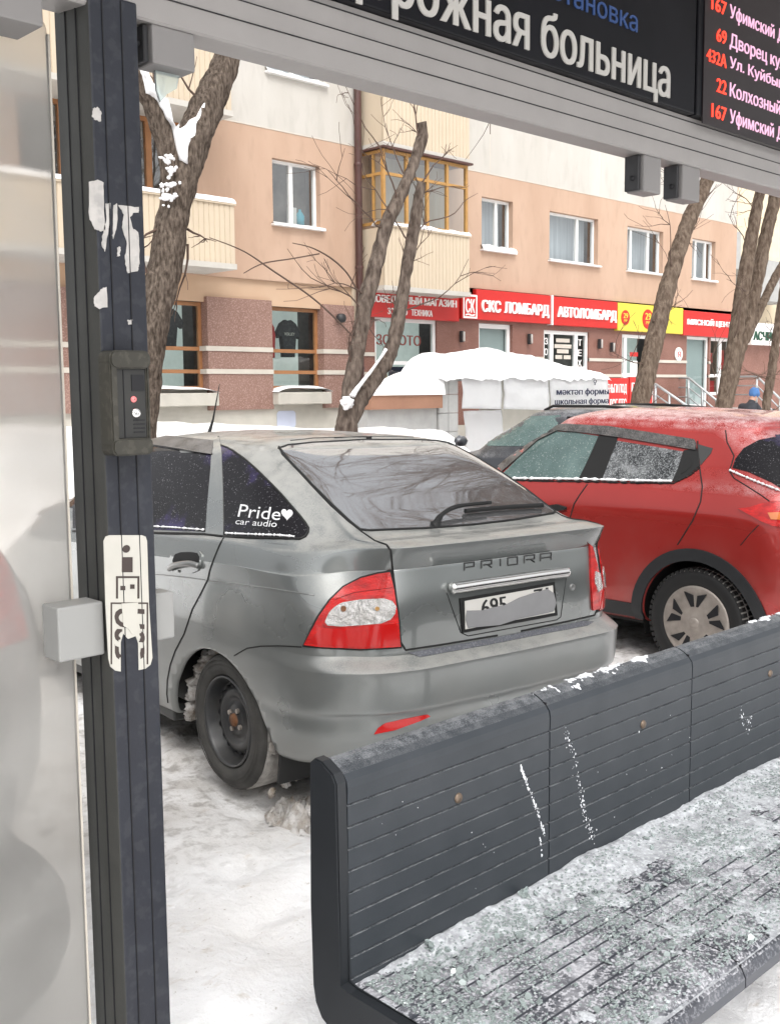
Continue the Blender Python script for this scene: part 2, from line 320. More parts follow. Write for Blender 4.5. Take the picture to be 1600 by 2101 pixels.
def text_bm(body, x0, x1, z0, z1, y, depth=.01, bold=0.0, skew=0):
    """lettering on a wall facing -Y, stretched into the given rectangle; the outlines are filled by winding number."""
    cu = bpy.data.curves.new('lettering', 'FONT'); cu.body = body; cu.fill_mode = 'NONE'; cu.resolution_u = 3
    o = bpy.data.objects.new('lettering', cu); COL.objects.link(o); bpy.context.view_layer.update()
    me = bpy.data.meshes.new_from_object(o.evaluated_get(bpy.context.evaluated_depsgraph_get()))
    bpy.data.objects.remove(o); bpy.data.curves.remove(cu)
    nxt = {e.vertices[0]: e.vertices[1] for e in me.edges}; co = [v.co.xy.copy() for v in me.vertices]; bpy.data.meshes.remove(me)
    seen = set(); loops = []
    for v in range(len(co)):
        if v in seen or v not in nxt: continue
        l = [v]; seen.add(v); w = nxt[v]
        while w not in seen and w in nxt: l.append(w); seen.add(w); w = nxt[w]
        loops.append([co[i] for i in l])
    if bold > .004: loops = [[p + Vector((sg * bold * .8, sg * .0007)) for p in l] for l in loops for sg in (-1, 0, 1)]
    loops.sort(key=lambda l: min(p.x for p in l)); groups = []; right = -1e9
    for l in loops:
        if min(p.x for p in l) > right: groups.append([])
        groups[-1].append(l); right = max(right, max(p.x for p in l))
    xs = [p.x for l in loops for p in l]; ys = [p.y for l in loops for p in l]; ax, bx, ay, by = min(xs), max(xs), min(ys), max(ys)
    bm = bmesh.new()
    def W(p, h):
        u = (p.x - ax) / (bx - ax); w = (p.y - ay) / (by - ay); return Vector((lerp(x0, x1, u) + skew * w, y - depth * h, lerp(z0, z1, w)))
    for g in groups:
        P = []; E = []
        for l in g:
            n = len(P); P += l; E += [(n + i, n + (i + 1) % len(l)) for i in range(len(l))]
        v, e, f, *_ = delaunay_2d_cdt(P, E, [], 0, 1e-6)
        keep = []
        for t in f:
            cx = sum(v[i].x for i in t) / len(t); cy = sum(v[i].y for i in t) / len(t); wn = 0
            for l in g:
                for p, q in zip(l, l[1:] + l[:1]):
                    if (p.y <= cy) != (q.y <= cy):
                        xx = p.x + (cy - p.y) / (q.y - p.y) * (q.x - p.x)
                        if xx > cx: wn += 1 if q.y > p.y else -1
            if wn: keep.append(t)
        F = {}
        for t in keep:
            for i in t:
                if i not in F: F[i] = bm.verts.new(W(v[i], 1))
            try: bm.faces.new([F[i] for i in t])
            except ValueError: pass
        if depth:
            cnt = {}
            for t in keep:
                for i, j in zip(t, t[1:] + t[:1] if isinstance(t, list) else list(t[1:]) + [t[0]]): cnt[frozenset((i, j))] = cnt.get(frozenset((i, j)), 0) + 1
            Bk = {}
            for k, n in cnt.items():
                if n != 1: continue
                i, j = tuple(k)
                for q in (i, j):
                    if q not in Bk: Bk[q] = bm.verts.new(W(v[q], 0))
                try: bm.faces.new((F[i], F[j], Bk[j], Bk[i]))
                except ValueError: pass
    return bm
def wall_holes(bm, x0, x1, z0, z1, y, holes, depth=.22, thick=.3):
    """a wall facing -Y with rectangular openings and their reveals."""
    xs = sorted({x0, x1, *[v for h in holes for v in h[:2] if x0 < v < x1]}); zs = sorted({z0, z1, *[v for h in holes for v in h[2:] if z0 < v < z1]})
    vc = {}
    def V(x, yy, z):
        k = (round(x, 4), round(yy, 4), round(z, 4))
        if k not in vc: vc[k] = bm.verts.new(k)
        return vc[k]
    for a, b in zip(xs, xs[1:]):
        for c, d in zip(zs, zs[1:]):
            mx, mz = (a + b) / 2, (c + d) / 2
            if any(h[0] < mx < h[1] and h[2] < mz < h[3] for h in holes): continue
            bm.faces.new((V(a, y, c), V(b, y, c), V(b, y, d), V(a, y, d)))
    for h in holes:
        a, b, c, d = h; e = y + depth
        for q in (((a, c), (b, c)), ((b, c), (b, d)), ((b, d), (a, d)), ((a, d), (a, c))):
            (p, r), (s, t) = q
            bm.faces.new((V(p, y, r), V(s, y, t), V(s, e, t), V(p, e, r)))
    return bm
def heightfield(bm, x0, x1, y0, y1, nx, ny, f, keep=None):
    vs = {}
    for i in range(nx + 1):
        for j in range(ny + 1):
            x, y = lerp(x0, x1, i / nx), lerp(y0, y1, j / ny)
            vs[i, j] = bm.verts.new((x, y, f(x, y)))
    for i in range(nx):
        for j in range(ny):
            if keep is None or keep(lerp(x0, x1, (i + .5) / nx), lerp(y0, y1, (j + .5) / ny)):
                bm.faces.new((vs[i, j], vs[i + 1, j], vs[i + 1, j + 1], vs[i, j + 1]))
    bmesh.ops.delete(bm, geom=[v for v in bm.verts if not v.link_faces], context='VERTS')
    return bm
# ------------------------------------------------------------------ ground
def gz(x, y):
    bank = sstep(8.35, 9.8, y + .35 * nz((x * .6, y * .3, 3))) * lerp(1.16, .45, sstep(10.4, 11.9, x)) * lerp(1, .06, sstep(15, 18, x))
    z = .012 * fbm((x, y, 0), 2.2, 3) + bank * (1 + .10 * nz((x * .9, y * .9, 5))) + .05 * sstep(8.5, 10, y) * fbm((x, y, 1), 1.5, 3)
    near = 1 - sstep(4.6, 7.0, math.hypot(x - 2, y - 2))
    if near > 0:
        z += near * (.014 * fbm((x, y, 7), 9, 4) + .030 * max(0, fbm((x * 1.0, y * 1.8, 9), 5, 3) - .12) - .022 * sstep(.25, .5, fbm((x, y * 1.4, 13), 4.2, 2)))
    z -= .035 * math.exp(-((x - 2.6) / .16) ** 2) * sstep(2.2, 3.2, y) * (1 - sstep(7, 8, y))
    return z
def axis_steps(pts):
    out = [pts[0][0]]
    for (a, h), (b, _) in zip(pts, pts[1:]):
        n = max(1, round((b - a) / h)); out += [a + (b - a) * (k + 1) / n for k in range(n)]
    return out
gx = axis_steps([(-300, 40), (-60, 8), (-4, .5), (.6, .045), (4.6, .09), (13, .5), (40, 8), (120, 40), (320, 1)])
gy = axis_steps([(-300, 40), (-40, 8), (-4, .5), (1.4, .045), (5.2, .09), (8.2, .12), (11, .5), (20, 8), (60, 40), (320, 1)])
bm = bmesh.new(); gv = [[bm.verts.new((x, y, gz(x, y))) for y in gy] for x in gx]
for i in range(len(gx) - 1):
    for j in range(len(gy) - 1): bm.faces.new((gv[i][j], gv[i + 1][j], gv[i + 1][j + 1], gv[i][j + 1]))
def ground_mat():
    m = material('trodden_snow', SNOW, .8, bump=.55, bscale=26, spec=.2, bdist=.02); nt = m.node_tree; N = nt.nodes; L = nt.links; p = N['Principled BSDF']
    tc = N.new('ShaderNodeTexCoord'); sx = N.new('ShaderNodeSeparateXYZ'); L.new(tc.outputs['Object'], sx.inputs[0])
    def noise(s, d, st=None):
        n = N.new('ShaderNodeTexNoise'); n.inputs['Scale'].default_value = s; n.inputs['Detail'].default_value = d; n.inputs['Roughness'].default_value = .62
        if st:
            mp = N.new('ShaderNodeMapping'); mp.inputs['Scale'].default_value = st; L.new(tc.outputs['Object'], mp.inputs[0]); L.new(mp.outputs[0], n.inputs['Vector'])
        else: L.new(tc.outputs['Object'], n.inputs['Vector'])
        return n.outputs['Fac']
    def rng(s, a, b, c=0, d=1):
        r = N.new('ShaderNodeMapRange'); r.inputs[1].default_value = a; r.inputs[2].default_value = b; r.inputs[3].default_value = c; r.inputs[4].default_value = d; L.new(s, r.inputs[0]); return r.outputs[0]
    def op(o, a, b):
        x = N.new('ShaderNodeMath'); x.operation = o; x.use_clamp = True
        for s_, i in ((a, 0), (b, 1)):
            if hasattr(s_, 'is_linked'): L.new(s_, x.inputs[i])
            else: x.inputs[i].default_value = s_
        return x.outputs[0]
    def mix(f, A, B):
        x = N.new('ShaderNodeMix'); x.data_type = 'RGBA'; L.new(f, x.inputs[0])
        for s_, i in ((A, 6), (B, 7)):
            if hasattr(s_, 'is_linked'): L.new(s_, x.inputs[i])
            else: x.inputs[i].default_value = s_
        return x.outputs[2]
    lane = op('MULTIPLY', rng(sx.outputs['Y'], 2.75, 3.7), rng(sx.outputs['Y'], 8.6, 8.0))
    c = mix(op('MULTIPLY', rng(noise(1.7, 5), .45, .75), .45), SNOW, (.70, .66, .61, 1))
    c = mix(op('MULTIPLY', rng(noise(7, 4, (1, 1.6, 1)), .60, .72), .5), c, (.52, .44, .35, 1))
    c = mix(op('MULTIPLY', lane, op('MULTIPLY', rng(noise(3.5, 6), .25, .62), .8)), c, (.47, .44, .41, 1))
    c = mix(op('MULTIPLY', lane, op('MULTIPLY', rng(noise(14, 4), .5, .66), .6)), c, (.27, .25, .23, 1))
    c = mix(op('MULTIPLY', rng(noise(55, 3), .66, .72), .5), c, (.33, .28, .22, 1))
    L.new(c, p.inputs['Base Color']); return m
g = build('ground', bm, ground_mat(), smooth=True); g['kind'] = 'structure'

# ------------------------------------------------------------------ apartment house
YF = 17.0
house = thing('apartment_house', 'long peach and cream rendered apartment house with brown granite ground floor, across the parking area', 'building', (20, YF, 0))
def hpart(name, bm, mat, parent=None, smooth=False):
    o = build(name, bm, mat, None, smooth); o.parent = parent or house
    if parent is None: o.matrix_parent_inverse = Matrix.Translation((-20, -YF, 0))
    return o
WIN = [(13.39, 14.61, 5.0, 6.25, (.46,), 'dark'), (19.6, 20.75, 5.03, 6.24, (.58,), 'curtain'), (22.2, 24.3, 4.98, 6.19, (.64,), 'curtain'),
       (25.68, 27.5, 4.97, 6.17, (.2, .68), 'curtain'), (29.1, 30.45, 4.97, 6.15, (.3, .72), 'curtain'), (13.3, 14.75, 7.86, 9.2, (.5,), 'curtain')]
BALW = (8.2, 11.55, 4.3, 6.6)
up_holes = [w[:4] for w in WIN if w[3] < 6.7] + [BALW]
hpart('wall', wall_holes(bmesh.new(), 3, 31.7, 3.9, 6.79, YF, up_holes), M['peach'])
hpart('wall_band', wall_holes(bmesh.new(), 3, 31.7, 6.79, 15.5, YF - .004, [WIN[5][:4]]), M['cream'])
hpart('fascia', wall_holes(bmesh.new(), 3, 15.48, 3.40, 3.9, YF + .07, []), M['peach2'])
bm = bmesh.new(); box(bm, 3, 15.48, YF, YF + .06, 3.885, 3.902); hpart('ledge', bm, M['peach'])
lowL = [(9.4, 11.76, 1.76, 3.40), (13.29, 14.63, 1.76, 3.40)]
hpart('plinth', wall_holes(bmesh.new(), 3, 15.48, -.2, 1.76, YF + .05, []), M['plinth'])
bm = bmesh.new()
bm.free()
for a, b in ((3, 9.4), (11.76, 13.29), (14.63, 15.48)):
    hpart('granite_pilaster', bmbox(a, b, YF - .03, YF + .3, 1.37, 3.497), M['granite'])
for a, b in ((3, 9.4), (11.70, 13.29), (14.60, 15.48)):
    for z in (2.535, 2.105): hpart('stone_band', bmbox(a, b, YF - .05, YF + .2, z - .045, z + .045), M['cream_strip'])
lowR = [(16.1, 18.05, 1.78, 3.3), (19.5, 20.75, 1.3, 3.3), (22.0, 23.95, 1.15, 3.22), (25.5, 27.2, 1.15, 3.22), (28.9, 30.2, 1.15, 3.26), (30.3, 31.55, 1.5, 3.26)]
hpart('granite_wall', wall_holes(bmesh.new(), 15.7, 31.7, .9, 4.1, YF, lowR), M['granite_dark'])
xs_ = [15.7] + [v for h in lowR for v in h[:2]] + [31.7]
for a, b in zip(xs_[::2], xs_[1::2]):
    for z in (2.50, 2.08): hpart('stone_band', bmbox(a, b, YF - .025, YF + .1, z - .04, z + .04), M['cream_strip'])
hpart('plinth', wall_holes(bmesh.new(), 15.7, 31.7, -.2, .9, YF - .03, []), M['plinth'])
hpart('end_wall', bmbox(31.7, 31.75, YF, 24, 0, 15.5), M['peach']); hpart('inner_wall', bmbox(3, 31.7, YF + .9, YF + 1, 0, 15.5), M['dark_room'])
for q_ in ((1005, 300), (1233, 350)): hpart('panel_joint', bmbox(at(*q_, YF).x - .012, at(*q_, YF).x + .012, YF - .0055, YF, 6.8, 15.4), M['cream_strip'])
hpart('panel_joint', bmbox(3, 31.7, YF - .008, YF + .01, 6.775, 6.80), M['cream_strip'])
bm = bmesh.new(); tube(bm, [(15.58, YF - .1, 15), (15.58, YF - .1, .5)], .075, 12)
for z in (2.2, 4.3, 6.4): lathe(bm, [(.085, -.03), (.095, 0), (.085, .03)], 12, 'z', (15.58, YF - .1, z))
hpart('downpipe', bm, M['pipe'], smooth=True)
bm = bmesh.new(); box(bm, 15.48, 15.71, YF + .01, YF + .3, 0, 15.5); hpart('corner_strip', bm, M['cream_panel'])
def frame_bm(x0, x1, z0, z1, y, mulls, transoms=(), w=.06, d=.07):
    bm = bmesh.new()
    box(bm, x0, x1, y, y + d, z1 - w, z1); box(bm, x0, x1, y, y + d, z0, z0 + w)
    box(bm, x0, x0 + w, y, y + d, z0 + w, z1 - w); box(bm, x1 - w, x1, y, y + d, z0 + w, z1 - w)
    zc = [z0 + w] + [lerp(z0, z1, t) for t in transoms] + [z1 - w]
    for t in transoms: box(bm, x0 + w, x1 - w, y, y + d, lerp(z0, z1, t) - w * .5, lerp(z0, z1, t) + w * .5)
    for f in mulls:
        xm = lerp(x0, x1, f)
        for a, b in zip(zc, zc[1:]):
            box(bm, xm - w * .75, xm + w * .75, y - .004, y + d - .004, a + (w * .5 if a != zc[0] else 0), b - (w * .5 if b != zc[-1] else 0))
    return bm
def window(x0, x1, z0, z1, mulls, mat_in, fmat=None, transoms=(), depth=.2, sill=True, gl='glass', w=.06, inner=None, name='window', snow=.03):
    y = YF + depth
    f = hpart(name, frame_bm(x0 + .002, x1 - .002, z0 + .002, z1 - .002, y - .07, mulls, transoms, w), fmat or M['white_frame'])
    hpart('glass', wall_holes(bmesh.new(), x0 + w * .6, x1 - w * .6, z0 + w * .6, z1 - w * .6, y - .03, []), M[gl], f)
    bm = bmesh.new(); wall_holes(bm, x0, x1, z0, z1, y + (inner or .25), []); hpart('room' if mat_in != M['curtain'] else 'curtain', bm, mat_in, f)
    if sill:
        bm = bmesh.new(); box(bm, x0 - .05, x1 + .07, YF - .10, YF + depth - .075, z0 - .045, z0 - .003, .008, 1); hpart('sill', bm, M['white_frame'], f)
        if snow:
            hpart('sill_snow', heightfield(bmesh.new(), x0 - .05, x1 + .07, YF - .10, YF + depth - .08, 24, 5, lambda x, yy: z0 + max(-.003, snow * (1 + 1.2 * nz((x * 3, yy * 3, z0))) * max(0, math.sin(math.pi * (yy - YF + .1) / (depth + .04))) ** .5)), M['snow'], f, True)
    return f
for k, (a, b, c, d, mu, kind) in enumerate(WIN):
    window(a, b, c, d, mu, M['curtain'] if kind == 'curtain' else M['dark_room'], snow=(.03, .10, .02, .02, .03, .05)[k])
# bits seen standing on the first window's inner sill
tag(build('plastic_bottle', lathe(bmesh.new(), [(.001, 0), (.09, .005), (.095, .2), (.06, .27), (.03, .3), (.03, .34), (.001, .345)], 16, 'z', (14.33, YF + .32, 5.06)), M['teal_thing'], smooth=True), 'teal blue bottle behind the glass of the small upper window with dark panes', 'bottle')
tag(build('paper_box', bmbox(14.05, 14.22, YF + .28, YF + .40, 5.06, 5.42, .01), M['plate']), 'pale box beside the teal bottle behind the small upper window with dark panes', 'box')
# left ground-floor display windows
window(9.4, 11.76, 1.76, 3.40, (), M['shop_room'], M['brown_frame'], (.21, .47), .24, False, 'glass_shop', .07, .58, snow=0)
window(13.29, 14.63, 1.76, 3.40, (), M['shop_room'], M['brown_frame'], (.21, .47), .24, False, 'glass_shop', .07, .58, snow=0)
for a, b in ((9.2, 11.85), (13.27, 14.66)):
    bm = bmesh.new(); box(bm, a, b, YF - .22, YF + .04, 1.46, 1.70, .012, 1); hpart('window_ledge', bm, M['plinth'])
    o = build('ledge_snow', heightfield(bmesh.new(), a - .02, b + .02, YF - .24, YF + .2, 40, 8, lambda x, y: 1.702 + .13 * (max(0, 1 - abs((x - (a + b) / 2) / ((b - a) / 2 + .03)) ** 5)) * (.6 + .4 * math.sin(math.pi * (y - YF + .24) / .5)) * (1 + .2 * nz((x * 2, y * 2, 4)))), M['snow_soft'], smooth=True)
    tag(o, 'snow strip on the concrete ledge under the shop window ' + ('with one black shirt' if a < 10 else 'with the red jacket'), 'snow')
def shirt(cx, z0, z1, w, mat, label, sleeves=True):
    h = z1 - z0; y = YF + .42
    pts = [(-.36, 0), (.36, 0), (.38, .62)] + ([(.62, .50), (.70, .66), (.45, .90)] if sleeves else [(.36, .85)]) + [(.16, 1), (.06, .95), (-.06, .95), (-.16, 1)] + ([(-.45, .90), (-.70, .66), (-.62, .50)] if sleeves else [(-.36, .85)]) + [(-.38, .62)]
    bm = bmesh.new(); prism(bm, [(cx + a * w, z0 + b * h) for a, b in pts], y, y + .12)
    bmesh.ops.bevel(bm, geom=[e for e in bm.edges if abs(e.verts[0].co.y - e.verts[1].co.y) < 1e-5], offset=.02, segments=2, affect='EDGES')
    return tag(build('shirt', bm, mat), label, 'clothing')
shirt(11.18, 2.52, 3.30, .52, M['shirt_black'], 'black t-shirt hanging alone in the left shop window')
shirt(13.58, 2.4, 3.12, .36, M['shirt_red'], 'red jacket hanging in the right of the two brown shop windows', False)
s_ = shirt(14.08, 2.42, 3.18, .44, M['shirt_black'], 'black t-shirt with pale print beside the red jacket in the shop window')
build('print', text_bm('VOLLEY', 13.95, 14.22, 2.86, 2.92, YF + .419, .002, .02), M['cream_strip'], s_)
bm = bmesh.new(); prism(bm, rrect(13.42, 13.9, .98, 1.33, .08), YF + .04, YF + .052); hpart('painted_patch', bm, material('pale_blue_paint', (.50, .54, .66, 1), .8, var=.05))
lathe_l = bmesh.new(); lathe(lathe_l, [(.001, 0), (.09, .01), (.10, .12), (.05, .16), (.001, .17)], 16, 'y', (15.02, YF - .20, 3.22))
tag(build('wall_siren', lathe_l, M['dark'], smooth=True), 'small dark round fitting on the granite pilaster beside the downpipe', 'wall fitting')
# balconies
def ribbed(bm, x0, x1, z0, z1, y, pitch=.11, d=.018):
    n = max(1, round((x1 - x0) / pitch)); prof = []
    for i in range(n):
        a = lerp(x0, x1, i / n); w = (x1 - x0) / n
        prof += [(a, 0), (a + w * .12, d), (a + w * .24, 0)]
    prof.append((x1, 0))
    A = [bm.verts.new((x, y + q, z0)) for x, q in prof]; B = [bm.verts.new((x, y + q, z1)) for x, q in prof]
    for i in range(len(prof) - 1): bm.faces.new((A[i], A[i + 1], B[i + 1], B[i]))
def balcony(x0, x1, z0, z1, yf, snow=True):
    bm = bmesh.new(); ribbed(bm, x0, x1, z0, z1, yf)
    box(bm, x0 + .012, x1 - .01, yf + .03, YF - .01, z0, z1 - .01)
    p = hpart('balcony', bm, M['cream_panel'])
    bm = bmesh.new(); box(bm, x0 - .02, x1 + .02, yf - .025, YF - .002, z0 - .10, z0 - .002); hpart('slab', bm, M['cream'], p)
    bm = bmesh.new(); box(bm, x0 - .03, x1 + .03, yf - .03, yf + .12, z1 + .002, z1 + .035); hpart('rail_cap', bm, M['cream_panel'], p)
    if snow:
        hpart('rail_snow', heightfield(bmesh.new(), x0 - .03, x1 + .03, yf - .04, yf + .35, 60, 8, lambda x, y: z1 + .036 + .11 * max(0, math.sin(math.pi * min(1, max(0, (y - yf + .04) / .39)))) ** .6 * (1 + .35 * nz((x * 2.2, y * 2, 1)))), M['snow_soft'], p, True)
    return p
balcony(6.0, 11.72, 4.0, 5.02, 16.0)
balcony(6.0, 11.72, 6.66, 7.8, 16.0, False)
window(8.2, 11.55, 4.3, 6.6, (.25, .5, .75), M['dark_room'], M['brown_frame'], (), .2, False, 'glass', .08, .3, snow=0)
b2 = balcony(15.72, 18.38, 3.9, 5.10, 16.3)
b3 = balcony(15.72, 18.38, 6.80, 9.3, 16.3, False)
bm = bmesh.new()
gx0, gx1, gy0, z0, z1 = 15.78, 18.33, 16.33, 5.16, 6.66
for x in (gx0, 16.45, 17.08, 17.70, gx1): box(bm, x - .035, x + .035, gy0, gy0 + .07, z0, z1)
for a, b in ((gx0, 16.45), (16.45, 17.08), (17.08, 17.70), (17.70, gx1)):
    for z in (z0 + .03, z0 + 1.02, z1 - .03): box(bm, a + .035, b - .035, gy0 + .004, gy0 + .066, z - .03, z + .03)
for z in (z0 + .03, z0 + 1.02, z1 - .03): box(bm, gx0 - .03, gx0 + .03, gy0 + .07, YF - .002, z - .03, z + .03)
for y in (16.65,): box(bm, gx0 - .028, gx0 + .028, y - .025, y + .025, z0 + .06, z1 - .06)
gl = hpart('balcony_glazing', bm, M['ochre_frame'])
bm = bmesh.new(); wall_holes(bm, gx0 + .02, gx1 - .02, z0 + .02, z1 - .02, gy0 + .033, []); bm.faces.new([bm.verts.new((gx0, y_, z_)) for y_, z_ in ((gy0 + .033, z0 + .02), (YF - .003, z0 + .02), (YF - .003, z1 - .02), (gy0 + .033, z1 - .02))]); hpart('glass', bm, M['glass'], gl)
bm = bmesh.new(); box(bm, gx0 + .3, gx1 - .02, YF - .06, YF - .02, z0, z1); hpart('room', bm, material('balcony_room', (.34, .27, .19, 1), .9, col2=(.5, .45, .38, 1), vscale=1.6, stretch=(2, 1, .4)), gl)
bm = bmesh.new(); box(bm, gx0 - .1, gx1 + .1, gy0 - .1, YF - .004, z1 + .01, z1 + .05); hpart('canopy', bm, M['pipe'], gl)
# right-hand shop openings
sw = window(16.1, 18.05, 1.78, 3.3, (), M['shop_room'], M['white_frame'], (.36,), .12, True, 'glass_shop', .08, .45, snow=.02)
for a_, b_, c_, d_, m_ in ((16.25, 16.75, 1.86, 2.22, 'ochre_frame'), (16.8, 17.3, 1.9, 2.25, 'tarp_text'), (17.35, 17.9, 1.86, 2.2, 'shirt_red')): hpart('poster', bmbox(a_, b_, YF + .30, YF + .31, c_, d_), M[m_], sw)
hpart('window_text', text_bm('ЗОЛОТО', 16.3, 17.7, 2.72, 2.95, YF + .18, .01, .03), material('red_print', (.5, .09, .07, 1), .6), sw)
window(19.5, 20.75, 1.3, 3.3, (), M['grey_shade'], M['white_frame'], (), .15, False, 'glass_shop', .11, .05, snow=0)
d2 = window(22.0, 23.95, 1.15, 3.22, (.2, .74), M['dark_room'], M['white_frame'], (.54,), .12, False, 'glass_shop', .09, .2, name='shop_door', snow=0)
for i, ch in enumerate('ЗОЛ'): hpart('letter', text_bm(ch, 22.13, 22.27, 2.86 - i * .27, 3.03 - i * .27, YF + .082, .004, .03), M['white_letter'], d2)
for i, ch in enumerate('ТЕХН'): hpart('letter', text_bm(ch, 23.57, 23.74, 2.86 - i * .27, 3.03 - i * .27, YF + .082, .004, .03), M['white_letter'], d2)
for i, (a, b) in enumerate(((22.62, 23.2), (22.55, 23.28), (22.66, 23.16), (22.6, 22.88), (22.95, 23.25))):
    z = (2.98, 2.83, 2.70, 2.55, 2.55)[i]; hpart('notice', bmbox(a, b, YF + .079, YF + .083, z - .05, z + .05), M['cream_strip'], d2)
d3 = window(25.5, 27.2, 1.15, 3.22, (.14, .86), M['shop_room'], M['white_frame'], (.46,), .12, False, 'glass_shop', .09, .5, name='shop_door', snow=0)
hpart('notice', bmbox(26.05, 26.4, YF + .079, YF + .083, 2.15, 2.5), M['white_letter'], d3)
hpart('notice', bmbox(26.02, 26.42, YF + .079, YF + .083, 2.62, 2.74), M['red_sign'], d3)
window(28.9, 30.2, 1.15, 3.26, (), M['grey_shade'], M['white_frame'], (), .12, False, 'glass_shop', .08, .05, name='shop_door', snow=0)
d5 = window(30.3, 31.55, 1.5, 3.26, (.55,), M['shop_room'], M['white_frame'], (.34,), .12, False, 'glass_shop', .09, .6, snow=0)
for a, b, c, d in ((30.45, 30.7, 2.5, 2.8), (31.2, 31.4, 2.3, 2.9), (30.5, 30.85, 1.6, 1.95)): hpart('poster', bmbox(a, b, YF + .15, YF + .16, c, d), M['red_sign'], d5)
# signs on the front
def sign(name, label, x0, x1, z0, z1, mat, y=YF - .14, border=None):
    t = tag(build(name, bmbox(x0, x1, y, YF - .01, z0, z1, .012, 1), mat), label, 'sign'); return t
s = sign('shop_sign', 'long red shop sign with two rows of white lettering under the glazed balcony', 15.72, 18.66, 3.29, 3.87, M['red_sign'])
build('lettering', text_bm('ЮВЕЛИРНЫЙ МАГАЗИН', 15.95, 18.55, 3.60, 3.81, YF - .14, .02, .035), M['white_letter'], s)
build('lettering', text_bm('ЗОЛОТО   ТЕХНИКА', 16.35, 17.75, 3.36, 3.50, YF - .14, .015, .03), M['white_letter'], s)
s = sign('logo_sign', 'small square red plate with a white looped emblem between two long red signs', 18.70, 19.22, 3.36, 3.93, M['red_sign'], YF - .2)
bm = bmesh.new(); box(bm, 18.72, 19.20, YF - .215, YF - .2, 3.875, 3.915); box(bm, 18.72, 19.20, YF - .215, YF - .2, 3.375, 3.415); box(bm, 18.72, 18.755, YF - .215, YF - .2, 3.415, 3.875); box(bm, 19.165, 19.20, YF - .215, YF - .2, 3.415, 3.875)
build('border', bm, M['white_letter'], s)
build('emblem', text_bm('СК', 18.80, 19.12, 3.50, 3.82, YF - .2, .015, .03), M['white_letter'], s)
build('emblem', text_bm('~', 18.80, 19.12, 3.43, 3.48, YF - .2, .015, .03), M['white_letter'], s)
s = sign('shop_sign', 'red pawnshop sign reading СКС ЛОМБАРД in white letters', 19.26, 22.10, 3.36, 4.07, M['red_sign'])
build('lettering', text_bm('СКС', 19.42, 20.12, 3.55, 3.83, YF - .14, .035, .06), M['white_letter'], s)
build('lettering', text_bm('ЛОМБАРД', 20.25, 22.0, 3.50, 3.83, YF - .14, .035, .06), M['white_letter'], s)
s = sign('shop_sign', 'red pawnshop sign reading АВТОЛОМБАРД above the door with white frames', 22.20, 25.06, 3.34, 4.06, M['red_sign'])
build('lettering', text_bm('АВТОЛОМБАРД', 22.36, 24.98, 3.50, 3.82, YF - .14, .035, .06), M['white_letter'], s)
bm = bmesh.new(); box(bm, 22.12, 22.18, YF - .16, YF - .01, 3.34, 4.08); tag(build('sign_post', bm, M['white_frame']), 'narrow white upright strip between the two red pawnshop signs', 'sign')
s = sign('shop_sign', 'yellow shop sign with red price discs, partly behind a leaning trunk', 25.09, 28.44, 3.30, 4.05, M['yellow_sign'])
for cx, r in ((at(1283, 655, YF - .15).x, .20), (at(1329, 657, YF - .15).x, .27)):
    d = build('price_disc', lathe(bmesh.new(), [(.001, 0), (r, 0), (r, .012), (.001, .012)], 32, 'y', (cx, YF - .155, 3.66)), M['red_sign'], s)
    build('lettering', text_bm('29', cx - r * .55, cx + r * .55, 3.64, 3.64 + r * .7, YF - .155, .006, .03), M['yellow_sign'], d)
    build('lettering', text_bm('РУБ', cx - r * .4, cx + r * .4, 3.64 - r * .45, 3.64 - r * .15, YF - .155, .006, .03), M['yellow_sign'], d)
s = sign('shop_sign', 'red butcher sign reading МЯСНОЙ ЦЕНТР at the far end of the row', 28.48, 31.56, 3.27, 4.0, M['red_sign'])
build('lettering', text_bm('МЯСНОЙ ЦЕНТР', 28.65, 31.45, 3.56, 3.80, YF - .14, .03, .05), M['white_letter'], s)
s = tag(build('round_sign', lathe(bmesh.new(), [(.001, 0), (.2, 0), (.2, .03), (.001, .03)], 32, 'y', (28.42, YF - .04, 2.72)), M['white_letter']), 'round white sign with red mark on the brown wall left of the grey door', 'sign')
build('emblem', text_bm('Я', 28.34, 28.5, 2.63, 2.80, YF - .04, .006, .03), M['red_sign'], s)
for q, n in (((949, 690), 'left of the grey blind'), ((1088, 695), 'left of the pawnshop door'), ((1232, 705), 'first right of the pawnshop door'), ((1257, 712), 'second right of the pawnshop door')):
    p = at(*q, YF - .1); o = tag(build('wall_lamp', bmbox(p.x - .04, p.x + .04, YF - .12, YF - .03, p.z - .13, p.z + .13, .015), M['dark']), 'slim upright wall lamp ' + n, 'lamp', 'slim wall lamps on the brown granite')
    build('lamp_tube', lathe(bmesh.new(), [(.025, -.11), (.03, -.10), (.03, .10), (.025, .11)], 12, 'z', (p.x, YF - .14, p.z), True), M['lamp_metal'], o, True)
